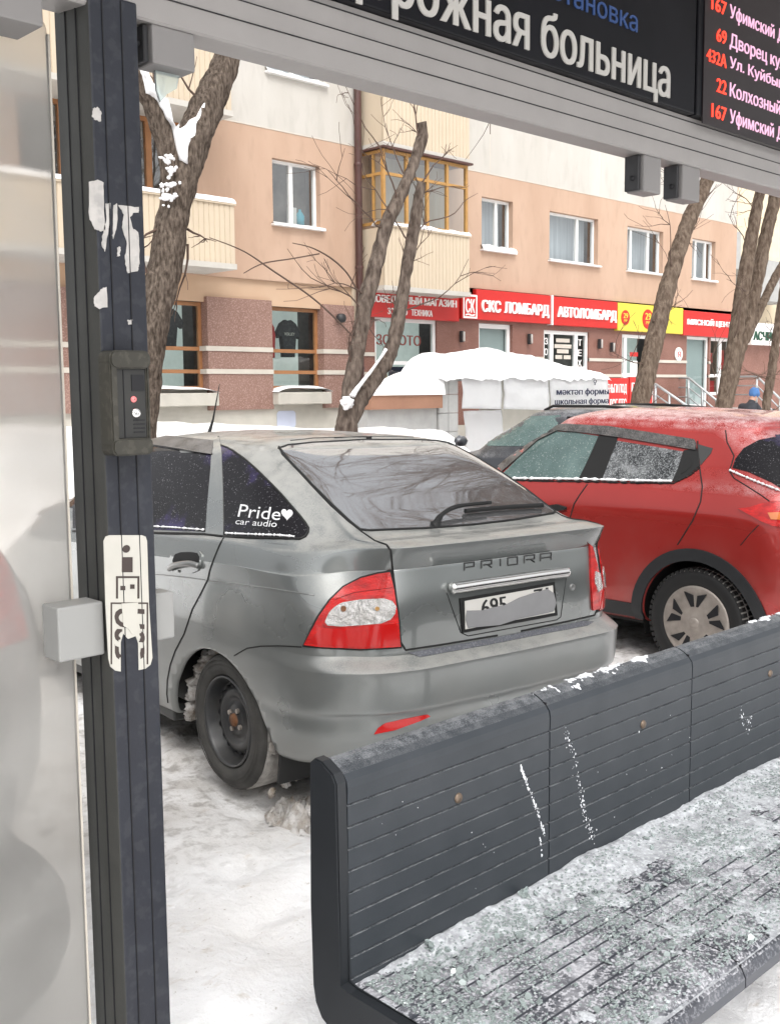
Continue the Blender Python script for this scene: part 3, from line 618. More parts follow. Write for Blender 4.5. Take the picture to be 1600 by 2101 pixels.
# neighbouring house
nb = thing('neighbour_house', 'cream house with a grey balcony beyond the end of the peach facade', 'building', (36, 20, 0))
def npart(n, bm, m):
    o = build(n, bm, m, nb); o.matrix_parent_inverse = Matrix.Translation((-36, -20, 0)); return o
npart('wall', bmbox(31.76, 60, 20, 30, 0, 15.5), material('pale_yellow_render', (.66, .56, .41, 1), .9, var=.08))
npart('balcony', bmbox(32.6, 36, 19.1, 19.99, 5.9, 7.2, .02), M['grey_block']); npart('balcony', bmbox(36.4, 40, 19.1, 19.99, 4.9, 6.4, .02), M['grey_block'])
npart('granite_wall', bmbox(32.4, 60, 19.9, 19.99, .5, 3.5), M['granite_dark'])
npart('window', bmbox(33.5, 35.4, 19.8, 19.89, 1.8, 3.3), M['shop_room'])
p = at(1542, 705, 19.6); q = at(1592, 668, 19.6)
s = tag(build('shop_sign', bmbox(p.x, q.x + 1.4, 19.6, 19.88, p.z - .02, q.z + .06), M['white_letter']), 'white shop sign with dark green letters on the neighbouring house', 'sign')
build('lettering', text_bm('АСЧИС', p.x + .1, q.x, p.z + .14, p.z + .48, 19.6, .03, .05), material('green_print', (.015, .07, .04, 1), .6), s)

# ------------------------------------------------------------------ basement entrance with tarpaulin
porch = thing('basement_entrance', 'low block-built basement entrance draped with white tarpaulin, in front of the shops', 'building', (16, 14, 0))
def ppart(n, bm, m, smooth=False, parent=None):
    o = build(n, bm, m, parent or porch, smooth)
    if parent is None: o.matrix_parent_inverse = Matrix.Translation((-16, -14, 0))
    return o
bm = bmesh.new()
for k in range(5):
    z = .2 + k * .36; box(bm, 14.92, 15.18, 14.0, 14.4, z, z + .352, .008, 1); box(bm, 15.19, 15.46, 14.0, 14.4, z, z + .352, .008, 1)
ppart('pillar', bm, M['grey_block']); ppart('pillar_cap', bmbox(14.86, 15.5, 13.95, 14.45, 1.99, 2.03), M['grey_block'])
ppart('fascia', bmbox(13.05, 14.91, 13.9, 14.6, 1.38, 1.63), M['brown_frame'] if False else material('brown_render', (.30, .16, .105, 1), .9, var=.1))
ppart('low_wall', bmbox(13.1, 14.9, 14.05, 14.6, .0, 1.375), M['grey_block'])
def tarp(x0, x1, zt, zb0, zb1, y, nm='tarpaulin'):
    bm = bmesh.new(); n, m_ = 16, 10; V = []
    for i in range(n + 1):
        for j in range(m_ + 1):
            u, w = i / n, j / m_; x = lerp(x0, x1, u); zb = lerp(zb0, zb1, u)
            V.append(bm.verts.new((x + .02 * nz((x * 2, w * 3, 5)), y - .04 * nz((x * 1.5, w * 2, y)) - .03 * math.sin(w * 3), lerp(zt + .02 * nz((x * 3, 0, 2)), zb, w))))
    for i in range(n):
        for j in range(m_): bm.faces.new((V[i * 11 + j], V[(i + 1) * 11 + j], V[(i + 1) * 11 + j + 1], V[i * 11 + j + 1]))
    bmesh.ops.solidify(bm, geom=bm.faces[:], thickness=.004)
    return ppart(nm, bm, M['tarp'], True)
tarp(15.47, 16.66, 1.97, 1.36, 1.33, 13.93); tarp(16.69, 18.15, 1.99, 1.33, 1.28, 13.9); t3 = tarp(18.17, 20.28, 1.99, 1.2, 1.15, 13.88)
ppart('lettering', text_bm('мәктәп формы', 18.30, 20.22, 1.56, 1.73, 13.80, .004, .04), M['tarp_text']); ppart('lettering', text_bm('школьная форма', 18.25, 20.22, 1.36, 1.52, 13.80, .004, .04), M['tarp_text'])
ppart('lettering', text_bm('♀', 19.62, 19.74, 1.80, 1.92, 13.80, .004, .01), M['tarp_text'])
tarp(15.95, 17.1, 1.30, .3, .3, 14.3, 'white_sheet')
ppart('inner_wall', bmbox(17.1, 20.3, 14.3, 14.9, 0, 1.9), M['plinth']); ppart('roof', bmbox(15.44, 20.3, 14.0, 15.0, 1.90, 1.96), M['grey_block'])
def mound(name, label, x0, x1, y0, y1, f, nx=70, ny=24):
    return tag(build(name, heightfield(bmesh.new(), x0, x1, y0, y1, nx, ny, f), M['snow_soft'], smooth=True), label, 'snow')
def dome(x, y, x0, x1, y0, y1, p=3): return max(0, 1 - abs(2 * (x - x0) / (x1 - x0) - 1) ** p) ** .6 * max(0, 1 - abs(2 * (y - y0) / (y1 - y0) - 1) ** p) ** .6
mound('snow_heap', 'thick white snow slab on top of the tarpaulin covered basement entrance', 14.8, 20.35, 13.82, 15.0, lambda x, y: 1.97 + dome(x, y, 14.8, 20.35, 13.82, 15.0, 9) * lerp(.50, .16, sstep(16.6, 20.2, x)) * (1 + .18 * nz((x * 1.3, y * 1.3, 2)) + .10 * nz((x * 5, y * 5, 2))) - .05 * sstep(13.98, 13.84, y) * (1 + 1.3 * nz((x * 2.1, 0, 1)) + nz((x * 7, 0, 1))), 150, 40)
mound('snow_heap', 'sloping snow drift on the low brown roof left of the block pillar', 13.05, 14.95, 13.86, 14.62, lambda x, y: 1.632 + dome(x, y, 12.7, 15.6, 13.86, 14.9, 4) * lerp(.04, .50, sstep(12.9, 15.0, x)) * (1 + .12 * nz((x * 1.5, y * 1.5, 8))))
s = tag(build('red_board', bmbox(20.98, 22.05, 14.5, 14.55, .9, 1.97), M['red_sign']), 'dark red advertising board reading ДЕНЬГИ ПОД ЗАЛОГ ПТС beside the tarpaulin', 'sign')
build('lettering', text_bm('ДЕНЬГИ ПОД', 21.06, 21.97, 1.58, 1.83, 14.5, .006, .03), M['white_letter'], s); build('lettering', text_bm('ЗАЛОГ ПТС', 21.06, 21.97, 1.24, 1.48, 14.5, .006, .03), M['white_letter'], s)
s = tag(build('red_board', bmbox(22.10, 23.1, 14.5, 14.55, .9, 1.99), M['red_sign']), 'second dark red board mostly hidden behind a leaning trunk', 'sign')
build('lettering', text_bm('ПОД', 22.18, 23.0, 1.60, 1.86, 14.5, .006, .03), M['white_letter'], s); build('lettering', text_bm('ЗАЛОГ', 22.18, 23.0, 1.24, 1.48, 14.5, .006, .03), M['white_letter'], s)
# steps and rails at the right
st = thing('entrance_steps', 'concrete entrance steps with a landing below the butcher sign', 'steps', (28, 15.5, 0))
bm = bmesh.new(); box(bm, 25.3, 31.6, 15.8, 16.96, 0, 1.1)
for k in range(6): box(bm, 25.3, 28.6, 15.8 - .3 * (k + 1), 15.8 - .3 * k, 0, 1.1 - .17 * (k + 1))
o = build('landing', bm, M['concrete'], st); o.matrix_parent_inverse = Matrix.Translation((-28, -15.5, 0))
def atx(px, py, X):
    d = ray(px, py); return CO + d * (X / d.x)
def handrail(label, X, a, b, ext):
    A, B = atx(*a, X), atx(*b, X); bm = bmesh.new()
    for dz in (0, -.28, -.56): tube(bm, [A + Vector((0, ext, dz)), A + Vector((0, 0, dz)), B + Vector((0, 0, dz))], .035 if dz == 0 else .022, 8)
    for t in (0, .33, .66, 1): P = A.lerp(B, t); tube(bm, [P, P - Vector((0, 0, 1.0))], .035, 8)
    return tag(build('handrail', bm, M['rail'], smooth=True), label, 'handrail', 'galvanised handrails on the steps')
handrail('galvanised stair rail just right of the leaning trunk by the red boards', 25.4, (1345, 788), (1432, 848), .9)
handrail('galvanised stair rail in front of the grey shop door', 28.5, (1413, 775), (1500, 846), .9)
handrail('galvanised stair rail at the far right beside the double trunk', 31.4, (1553, 772), (1625, 842), .9)

# ------------------------------------------------------------------ trees
def px_path(pts, y, wob=0): 
    P, Rr = [], []
    for i, q in enumerate(pts):
        v = at(q[0], q[1], y + (q[3] if len(q) > 3 else 0)); dep = (v - CO).dot(CF)
        P.append(tuple(v)); Rr.append((q[2] * .46 * dep / FPX,))
    return spline(P, 8), [max(.003, r[0]) for r in spline(Rr, 8)]
def tree(name, label, loc_px, y, trunk, limbs, bark, group='bare trees along the snow bank'):
    b0 = at(*loc_px, y); t = thing(name, label, 'tree', (b0.x, y, gz(b0.x, y)), 0, group)
    inv = Matrix.Translation((-b0.x, -y, -gz(b0.x, y)))
    def add(nm, pts, n=40, jit=.10):
        P, Rr = px_path(pts, y, 0); P = spline(P, 3); Rr = [r[0] for r in spline([(r,) for r in Rr], 3)]; bm = bmesh.new(); tube(bm, P, Rr, n, True, jit, 7)
        for v in bm.verts: v.co += Vector((nz((v.co.x * 26, v.co.y * 26, v.co.z * 7)), nz((v.co.x * 26 + 9, v.co.y * 26, v.co.z * 7)), 0)) * .016
        o = build(nm, bm, bark, t, True); o.matrix_parent_inverse = inv; return P, Rr
    # down to the ground
    add('trunk', trunk)
    for l in limbs: add('limb', l)
    return t, inv
def twigs(t, inv, starts, seed, length=(.5, 1.4), depth=2, r0=.012, up=.2, nm='twigs', den=3):
    rd = random.Random(seed); bm = bmesh.new()
    def grow(p, d, L, r, lev):
        n = max(4, int(L / .12)); pts = [p]; dirs = []
        for i in range(n):
            d = (d + Vector((rd.gauss(0, .16), rd.gauss(0, .16), rd.gauss(.02 * up, .15)))).normalized(); pts.append(pts[-1] + d * L / n); dirs.append(d)
        tube(bm, pts, [max(.0022, r * (1 - .75 * i / n)) for i in range(n + 1)], 5, False)
        if lev > 0:
            for k in range(rd.randint(den - 1, den + 1)):
                i = rd.randint(1, n - 1); dd = (dirs[i] + Vector((rd.gauss(0, .6), rd.gauss(0, .6), rd.gauss(.15, .5)))).normalized()
                grow(pts[i], dd, L * rd.uniform(.35, .65), r * .55, lev - 1)
    for p, d in starts: grow(Vector(p), Vector(d).normalized(), rd.uniform(*length), r0, depth)
    o = build(nm, bm, M['twig'], t, True, 'stuff', False); o.matrix_parent_inverse = inv; return o
def crown(t, inv, p, seed, h=6.5, spread=1.0, n=5, bias=(0, 0, 0)):
    """limbs and branches above the picture's upper edge (they show in the car glass)."""
    rd = random.Random(seed); bm = bmesh.new()
    def grow(p, d, L, r, lev):
        k = max(4, int(L / .3)); pts = [p]; ds = []
        for i in range(k):
            d = (d + Vector((rd.gauss(0, .13), rd.gauss(0, .13), rd.gauss(.03, .1)))).normalized(); pts.append(pts[-1] + d * L / k); ds.append(d)
        tube(bm, pts, [max(.004, r * (1 - .7 * i / k)) for i in range(k + 1)], 6 if r > .02 else 4, False)
        if lev:
            for j in range(4 if lev > 1 else 5):
                i = rd.randint(1, k - 1); grow(pts[i], (ds[i] + Vector((rd.gauss(0, .6), rd.gauss(0, .6), rd.gauss(.25, .4)))).normalized(), L * rd.uniform(.4, .65), r * .5, lev - 1)
    for _ in range(n):
        grow(Vector(p), (Vector((rd.gauss(0, .45) * spread, rd.gauss(0, .45) * spread, 1)) + Vector(bias)).normalized(), h * rd.uniform(.6, 1), .07, 3)
    o = build('branches', bm, M['twig'], t, True, 'stuff', False); o.matrix_parent_inverse = inv; return o
Y1 = 7.7
t1, i1 = tree('forked_tree', 'thick bare forked tree with snow packed in its fork, left beside the shelter post', (296, 900), Y1,
    [(280, 1000, 62), (292, 880, 62), (300, 780, 66), (316, 650, 72), (340, 540, 75), (354, 450, 70), (372, 370, 74), (392, 300, 76), (415, 240, 76), (442, 180, 68), (470, 110, 54), (490, 40, 52), (505, -60, 48), (520, -220, 40)],
    [[(352, 410, 50), (352, 350, 50), (342, 300, 46), (322, 240, 44), (298, 190, 40), (268, 140, 36), (230, 70, 34), (190, -60, 32)]], M['bark'])
st1 = [(at(x, y, Y1), d) for x, y, d in ((330, 200, (.3, 0, 1)), (318, 205, (-.1, 0, 1)), (410, 205, (-.5, 0, .4)), (385, 470, (.8, 0, -.2)), (322, 470, (-.6, 0, -.3)), (300, 560, (-.1, -.1, 1)), (385, 500, (.1, 0, -1)))]
twigs(t1, i1, st1, 3, (.25, .7), 1, .012)
crown(t1, i1, at(520, -220, Y1), 11, 5); crown(t1, i1, at(190, -60, Y1), 12, 5)
bm = bmesh.new()
def snowblob(bm, P, rx, ry, rz, seed, rough=True):
    r = bmesh.ops.create_icosphere(bm, subdivisions=3, radius=1)
    for v in r['verts']:
        d = v.co.copy(); k = 1 + (.22 if not rough else .55) * nz(d * 2.2 + Vector((seed, 0, 0))) + (.06 if not rough else .28) * nz(d * 5 + Vector((0, seed, 0)))
        v.co = Vector(P) + Vector((d.x * rx * k, d.y * ry * k, d.z * rz * k))
poly = [(374, 340), (362, 320), (350, 250), (336, 205), (318, 190), (305, 170), (292, 130), (286, 120), (288, 150), (300, 190), (322, 205), (338, 240), (356, 268), (375, 262), (395, 240), (412, 212), (410, 240), (395, 285), (380, 330)]
pp = [at(x, y, Y1 - .06) for x, y in poly]
prism(bm, [(p.x, p.z) for p in pp], Y1 - .12, Y1 + .10); bmesh.ops.triangulate(bm, faces=bm.faces[:]); bmesh.ops.subdivide_edges(bm, edges=bm.edges[:], cuts=2, use_grid_fill=True)
for v in bm.verts: v.co += Vector((nz(v.co, 12), nz(v.co, 15) * 1.4, nz(v.co + Vector((5, 5, 5)), 12))) * .022
tag(build('snow_patch', bm, M['snow'], smooth=True), 'wedge of white snow packed in the fork of the thick left tree', 'snow')
bm = bmesh.new()
for k in range(46):
    x, y = rnd.gauss(347, 9), rnd.uniform(318, 425); snowblob(bm, at(x, y, Y1 - .135), rnd.uniform(.006, .032), .012, rnd.uniform(.005, .02), k)
tag(build('snow_patch', bm, M['snow'], smooth=True), 'small scattered snow lumps stuck to the bark below the fork of the left tree', 'snow')
Y2 = 8.4
t2, i2 = tree('pollarded_tree', 'thin double-stemmed tree with sawn-off tops in front of the downpipe', (715, 880), Y2,
    [(706, 1000, 52), (710, 890, 52), (714, 850, 46), (724, 770, 36), (738, 690, 34), (750, 620, 36), (772, 540, 34), (790, 470, 30), (812, 420, 30), (835, 370, 26), (852, 325, 24), (864, 288, 26), (868, 274, 22), (864, 250, 22)],
    [[(712, 870, 44), (742, 815, 36), (770, 775, 33), (795, 735, 32), (810, 690, 30), (822, 630, 30), (833, 560, 26), (845, 490, 26), (857, 420, 24), (864, 376, 20)]], M['bark_grey'])
st2 = []
for x, y, dx, dz in ((745, 640, -.9, .5), (790, 470, -.7, .3), (835, 370, -.4, .6), (845, 480, .8, .5), (857, 400, .9, .6), (830, 560, .9, .9), (735, 690, .3, .1), (752, 610, -.8, .1), (862, 290, -.2, 1), (850, 330, .2, 1), (812, 420, -.5, .8), (822, 640, .7, .3), (724, 760, -.5, 1), (842, 500, -.6, .4), (864, 376, .4, 1), (800, 700, .4, .9)):
    st2.append((at(x, y, Y2), (dx, rnd.gauss(0, .15), dz)))
twigs(t2, i2, st2, 5, (.5, 1.5), 2, .010)
tw = bmesh.new()
for pts in ([(745, 715, 3), (700, 665, 4), (640, 610, 4), (560, 555, 4), (500, 515, 3), (430, 487, 2)], [(735, 600, 4), (712, 560, 4), (680, 530, 4), (640, 508, 3), (600, 498, 2)], [(655, 520, 3), (600, 530, 3), (540, 540, 3), (500, 560, 2)]):
    P, Rr = px_path(pts, Y2); tube(tw, P, Rr, 6, False)
o = build('twigs', tw, M['twig'], t2, True, 'stuff', False); o.matrix_parent_inverse = i2
bm = bmesh.new(); P, Rr = px_path([(722, 812, 14), (738, 790, 9), (760, 762, 7), (782, 732, 6), (792, 716, 8)], Y2 - .12); tube(bm, P, Rr, 8, True, .35, 14)
snowblob(bm, at(712, 826, Y2 - .14), .07, .06, .06, 3)
tag(build('snow_patch', bm, M['snow'], smooth=True), 'narrow line of snow along the lower stem of the thin double-stemmed tree', 'snow')
def simple_tree(name, label, y, trunk, limbs, seed, top):
    t, i = tree(name, label, (trunk[0][0], trunk[0][1]), y, trunk, limbs, M['bark_warm'])
    rd = random.Random(seed); ss = []
    for q in trunk[1:-1]:
        for k in range(1): ss.append((at(q[0] + rd.uniform(-.3, .3) * q[2], q[1], y), (rd.choice((-1, 1)) * rd.uniform(.4, 1), rd.gauss(0, .2), rd.uniform(.1, 1))))
    twigs(t, i, ss, seed, (.4, 1.3), 2, .010); crown(t, i, at(*top, y), seed + 50, 6.5, 1.5, 9, (-.7, -.1, 0))
    return t
simple_tree('bare_tree', 'stout trunk leaning right in front of the yellow sign', 7.5, [(1290, 960, 45), (1306, 860, 42), (1328, 760, 41), (1352, 660, 39), (1372, 580, 37), (1396, 500, 34), (1418, 440, 33), (1440, 395, 30), (1470, 320, 29), (1500, 220, 27), (1520, 100, 24)], [], 21, (1520, 100))
simple_tree('bare_tree', 'trunk at the right dividing into two leaning stems in front of the butcher sign', 7.6, [(1462, 960, 37), (1478, 860, 34), (1494, 780, 34), (1508, 700, 33), (1522, 600, 31), (1536, 520, 30), (1550, 440, 24), (1562, 380, 22), (1575, 300, 20)],
            [[(1490, 850, 20), (1512, 740, 26), (1538, 640, 27), (1556, 560, 29), (1572, 480, 27), (1592, 400, 27), (1610, 300, 24)], [(1530, 700, 16), (1556, 640, 19), (1590, 570, 18), (1630, 500, 16)]], 22, (1575, 300))
simple_tree('bare_tree', 'trunk cut by the right edge of the picture beside the stair rails', 7.8, [(1560, 930, 20), (1568, 860, 19), (1580, 780, 19), (1592, 700, 18), (1606, 600, 18), (1620, 480, 16)], [], 23, (1620, 300))
# ------------------------------------------------------------------ bus shelter
sh = thing('bus_shelter', 'grey and navy bus shelter frame with its rear pane smashed out', 'bus shelter')
def spart(n, bm, m, smooth=False, parent=None): return build(n, bm, m, parent or sh, smooth)
YS = 1.85
bm = bmesh.new()
prism(bm, [(YS - .02, 2.404), (YS - .02, 2.447), (YS - .0215, 2.449), (YS - .0215, 2.486), (YS - .02, 2.488), (YS - .02, 2.545), (YS + .09, 2.545), (YS + .09, 2.415), (YS + .085, 2.410), (YS - .015, 2.400)], -1.2, 6.4, 'yz')
spart('beam', bm, M['beam'])
bm = bmesh.new()
for z in (2.531, 2.487, 2.448): box(bm, -1.2, 6.4, YS - .0235, YS - .019, z - .0008, z + .0008)
spart('beam_groove', bm, M['groove'])
PX0, PX1 = 1.025, 1.127
post = spart('post', bmbox(PX0, PX1, YS - .024, YS + .105, -.02, 2.425, .004, 2), [M['navy'], M['post_grey']])
for p in post.data.polygons:
    if p.normal.x < -.5: p.material_index = 1
bm = bmesh.new()
for f in (.27, .655): x = lerp(PX0, PX1, f); box(bm, x - .0009, x + .0009, YS - .0262, YS - .0225, -.02, 2.42)
for f in (.35, .66): y = lerp(YS - .024, YS + .105, f); box(bm, PX0 - .002, PX0 + .001, y - .0012, y + .0012, -.02, 2.42)
spart('post_groove', bm, M['groove'])
spart('post', bmbox(6.1, 6.2, YS - .024, YS + .105, -.02, 2.40, .004, 2), M['navy']); spart('post', bmbox(-1.15, -1.05, YS - .024, YS + .105, -.02, 2.40, .004, 2), M['navy'])
spart('roof', bmbox(-1.3, 6.5, .85, YS + .12, 3.18, 3.26, .02), M['beam'])
# worn patches of torn paper on the post
def patch_on_post(pts, m=M['paper'], y=YS - .0245, d=.0012, parent=None, nm='torn_paper'):
    rj = random.Random(int(pts[0][0] * 7 + pts[0][1])); pts = [q for a, b in zip(pts, pts[1:] + pts[:1]) for q in [a] + [(lerp(a[0], b[0], t) + rj.gauss(0, .8), lerp(a[1], b[1], t) + rj.gauss(0, .8)) for t in (.2, .4, .6, .8)]]
    P = [at(a, b, y) for a, b in pts]; bm = bmesh.new(); prism(bm, [(p.x, p.z) for p in P], y - d, y + .0005)
    return bm
for pts in ([(190, 222), (200, 219), (207, 228), (207, 248), (196, 246), (188, 236)],
            [(182, 372), (200, 368), (212, 374), (213, 420), (216, 470), (208, 474), (194, 470), (184, 450)],
            [(216, 418), (226, 416), (222, 470), (215, 516), (209, 505), (212, 470), (218, 450)],
            [(233, 420), (240, 418), (238, 470), (232, 490), (231, 470)],
            [(242, 420), (284, 424), (284, 436), (272, 436), (266, 446), (272, 468), (283, 476), (286, 540), (282, 556), (262, 560), (256, 530), (260, 500), (250, 466), (254, 440)],
            [(192, 612), (206, 594), (218, 588), (220, 630), (204, 634), (193, 628)], [(261, 657), (271, 655), (270, 666), (263, 665)], [(240, 508), (247, 506), (246, 524), (240, 526)]):
    spart('torn_paper', patch_on_post(pts), M['paper'])
# clamps that held the panes
def clamp(x0, x1, y0, y1, z0, z1, m='clamp'):
    o = spart('clamp', bmbox(x0, x1, y0, y1, z0, z1, .004, 2), M[m]); return o
clamp(.925, 1.02, YS - .005, YS + .06, 1.198, 1.303); c2 = clamp(1.131, 1.182, YS + .0, YS + .05, 1.203, 1.300)
clamp(.80, .930, YS - .04, YS + .06, 2.335, 2.46, 'clamp_dark')
for x0, x1, z0 in ((1.165, 1.262, 2.328), (at(1314, 370, YS).x, at(1349, 370, YS).x, at(1330, 396, YS).z), (at(1393, 380, YS).x, at(1429, 380, YS).x, at(1410, 412, YS).z)):
    c = clamp(x0, x1, YS - .012, YS + .05, z0, 2.402, 'clamp_dark' if x0 < 2 else 'clamp_dark')
    spart('clamp_left_face', bmbox(x0 - .012, x0 - .001, YS + .0, YS + .05, z0 + .004, 2.40, .002, 1), M['dark'], parent=c)  # dark strip as the clamp's left face, its darkness put into the colour
    spart('screw', lathe(bmesh.new(), [(.001, -.008), (.007, -.007), (.008, 0)], 12, 'x', (x0 - .012, YS + .02, z0 + .04)), M['groove'], True, c)
bm = bmesh.new(); prism(bm, [(1.19, 2.326), (1.245, 2.326), (1.238, 2.30), (1.215, 2.285), (1.20, 2.268), (1.192, 2.29)], YS + .02, YS + .026); spart('glass_remnant', bm, M['shard'])
# frosted pane left of the post
pane_m = bpy.data.materials.new('frosted_pane'); pane_m.use_nodes = True
_n = pane_m.node_tree.nodes; _l = pane_m.node_tree.links; _n.clear()
_o = _n.new('ShaderNodeOutputMaterial'); _t = _n.new('ShaderNodeBsdfRefraction'); _t.inputs['Roughness'].default_value = .29; _t.inputs['IOR'].default_value = 1.02; _t.inputs['Color'].default_value = (.97, .95, .92, 1)
_d = _n.new('ShaderNodeBsdfTranslucent'); _d.inputs['Color'].default_value = (.88, .88, .86, 1); _df = _n.new('ShaderNodeBsdfDiffuse'); _df.inputs['Color'].default_value = (.70, .69, .67, 1)
_x = _n.new('ShaderNodeMixShader'); _y = _n.new('ShaderNodeMixShader'); _tc = _n.new('ShaderNodeTexCoord'); _ns = _n.new('ShaderNodeTexNoise'); _ns.inputs['Scale'].default_value = 5; _ns.inputs['Detail'].default_value = 8
_r = _n.new('ShaderNodeMapRange'); _r.inputs[1].default_value = .3; _r.inputs[2].default_value = .75; _r.inputs[3].default_value = .32; _r.inputs[4].default_value = .60
_l.new(_tc.outputs['Object'], _ns.inputs['Vector']); _l.new(_ns.outputs['Fac'], _r.inputs[0])
_y.inputs[0].default_value = .35; _l.new(_d.outputs[0], _y.inputs[1]); _l.new(_df.outputs[0], _y.inputs[2])
_l.new(_r.outputs[0], _x.inputs[0]); _l.new(_t.outputs[0], _x.inputs[1]); _l.new(_y.outputs[0], _x.inputs[2]); _l.new(_x.outputs[0], _o.inputs['Surface'])
bm = bmesh.new(); prism(bm, rrect(-1.0, .988, .12, 2.392, .03), YS + .062, YS + .070); spart('frosted_pane', bm, pane_m)
spart('pane_edge', bmbox(.9885, .9925, YS + .061, YS + .071, .15, 2.36), M['cream_strip'])
# name board and route display above the beam
sb = tag(build('name_board', bmbox(-1.2, 3.085, YS - .045, YS + .05, 2.547, 3.16, .004), M['sign_black']), 'black stop name board with white lettering above the grey beam', 'sign')
_q1 = at(1374, 207, YS - .048); _q0 = at(846, 30, YS - .048).x - (_q1.x - at(846, 30, YS - .048).x) * .2376; _q2 = at(1308, 66, YS - .048)
build('lettering', text_bm('Дорожная больница', _q0, _q1.x, _q1.z - .023, _q1.z + .123, YS - .045, .004, .028), M['sign_letter'], sb)
build('lettering', text_bm('Остановка', _q2.x - .47, _q2.x, _q2.z, _q2.z + .058, YS - .045, .003, .006), M['sign_blue'], sb)
dp = tag(build('route_display', bmbox(3.09, 5.2, YS - .048, YS + .05, 2.547, 3.16, .004), M['sign_black']), 'black electronic route display with red route numbers and pink text', 'display')
q = at(1440, 246, YS - .05)
build('screen', bmbox(q.x, 5.0, YS - .052, YS - .0485, q.z - .008, 3.1), M['led_panel'], dp)
for (xl, yt, yb), num, txt in (((1500, 7, 37), '167', 'Уфимский ДОК'), ((1497, 65, 95), '69', 'Дворец культуры'), ((1495, 112, 142), '432А', 'Ул. Куйбышева'), ((1494, 165, 196), '22', 'Колхозный рынок'), ((1492, 219, 250), '167', 'Уфимский ДОК')):
    a, b = at(xl, yb, YS - .052), at(xl, yt, YS - .052); h = (b.z - a.z) * .9
    xw = at(1496, yb, YS - .052).x; xr = at(1489, yb, YS - .052).x
    low = any(c in txt for c in 'рфД') ; z0 = a.z - h * (.28 if low else .06); z1 = a.z + h * 1.08
    build('lettering', text_bm(txt, xw, xw + .0385 * len(txt), z0, z1, YS - .0525, .002, .012), M['led_pink'], dp)
    build('route_number', text_bm(num, xr - .031 * len(num), xr, a.z, a.z + h, YS - .0525, .002, .02), M['led_red'], dp)
# call point on the post
cp = thing('call_point', 'dark brown call point with steel button on the navy post', 'call point', (1.055, YS - .03, 1.58))
def cpart(n, bm, m, smooth=False, parent=None):
    o = build(n, bm, m, parent or cp, smooth)
    if parent is None: o.matrix_parent_inverse = Matrix.Translation((-1.055, -YS + .03, -1.58))
    return o
CY = YS - .026; a, b = at(206, 720, CY - .03), at(303, 936, CY - .03); x0, x1, z0, z1 = 1.012, 1.102, b.z + .004, a.z + .002
cpart('backplate', bmbox(1.045, 1.104, CY - .004, CY + .002, z0 + .01, z1 - .01), M['device'])
bm = bmesh.new(); prism(bm, rrect(x0 + .004, x1, z0, z0 + .032, .012), CY - .046, CY); prism(bm, rrect(x0 + .004, x1, z1 - .034, z1, .014), CY - .046, CY)
box(bm, x0 + .004, x0 + .020, CY - .044, CY, z0 + .02, z1 - .02); box(bm, x1 - .008, x1 - .0005, CY - .040, CY, z0 + .02, z1 - .02)
bmesh.ops.bevel(bm, geom=[e for e in bm.edges if e.is_manifold and e.calc_face_angle(0) > .9], offset=.003, segments=2, affect='EDGES')
cpart('housing', bm, M['device'])
f = cpart('face', bmbox(x0 + .0205, x1 - .0085, CY - .036, CY, z0 + .0325, z1 - .0345), M['device_face'])
bm = bmesh.new(); box(bm, x0 + .0345, x0 + .036, CY - .0375, CY - .035, z0 + .033, z1 - .036); 
for k in range(4): z = z0 + .042 + k * .0075; box(bm, x1 - .036, x1 - .012, CY - .0372, CY - .035, z, z + .0022)
cpart('slots', bm, M['groove'], False, f)
cx = (at(278, 847, CY - .036).x); bz = at(278, 847, CY - .036).z; lz = at(274, 819, CY - .036).z
cpart('button', lathe(bmesh.new(), [(.0095, 0), (.0095, -.003), (.0075, -.0055), (.004, -.0055), (.001, -.0045)], 24, 'y', (cx, CY - .036, bz)), M['steel'], True, f)
cpart('indicator', lathe(bmesh.new(), [(.006, 0), (.005, -.003), (.001, -.004)], 16, 'y', (cx - .003, CY - .036, lz)), M['led_dot'], True, f)
cpart('label_plate', bmbox(x1 - .038, x1 - .011, CY - .0375, CY - .0355, z1 - .075, z1 - .045), M['groove'], False, f)
# sticker
SY = YS - .0242
def spx(pts): return [(at(a, b, SY).x, at(a, b, SY).z) for a, b in pts]
out = [(212, 1110), (216, 1101), (224, 1098), (290, 1098), (298, 1101), (301, 1110), (305, 1240), (312, 1350), (308, 1364), (298, 1372), (284, 1375), (284, 1366), (283, 1320), (278, 1305), (262, 1311), (252, 1300), (247, 1318), (247, 1378), (236, 1376), (226, 1368), (222, 1352), (216, 1240)]
bm = bmesh.new(); prism(bm, spx(out), SY - .0016, SY + .0004)
stk = tag(build('sticker', bm, M['sticker']), 'worn white rounded sticker with a plug drawing on the navy post', 'sticker')
bm = bmesh.new()
def bar(a, b, c, d):
    P = spx([(a, b), (c, b), (c, d), (a, d)]); prism(bm, P, SY - .0024, SY - .0014)
def ring(x0, y0, x1, y1, w, gap=None):
    bar(x0, y0, x1, y0 + w); bar(x0, y0 + w, x0 + w, y1 - w); bar(x1 - w, y0 + w, x1, y1 - w)
prism(bm, [(at(258 + 8 * math.cos(t * .5236), 1126 + 8 * math.sin(t * .5236), SY).x, at(258, 1126 + 8 * math.sin(t * .5236), SY).z) for t in range(12)], SY - .0024, SY - .0014)
bar(249, 1143, 271, 1174); ring(237, 1182, 285, 1232, 4); bar(246, 1202, 256, 1211); bar(266, 1199, 275, 1208)
ring(226, 1236, 303, 1366, 3)
build('print', bm, M['sticker_print'], stk)
bm = text_bm('USB', 0, 1, 0, 1, 0, .001, .035)
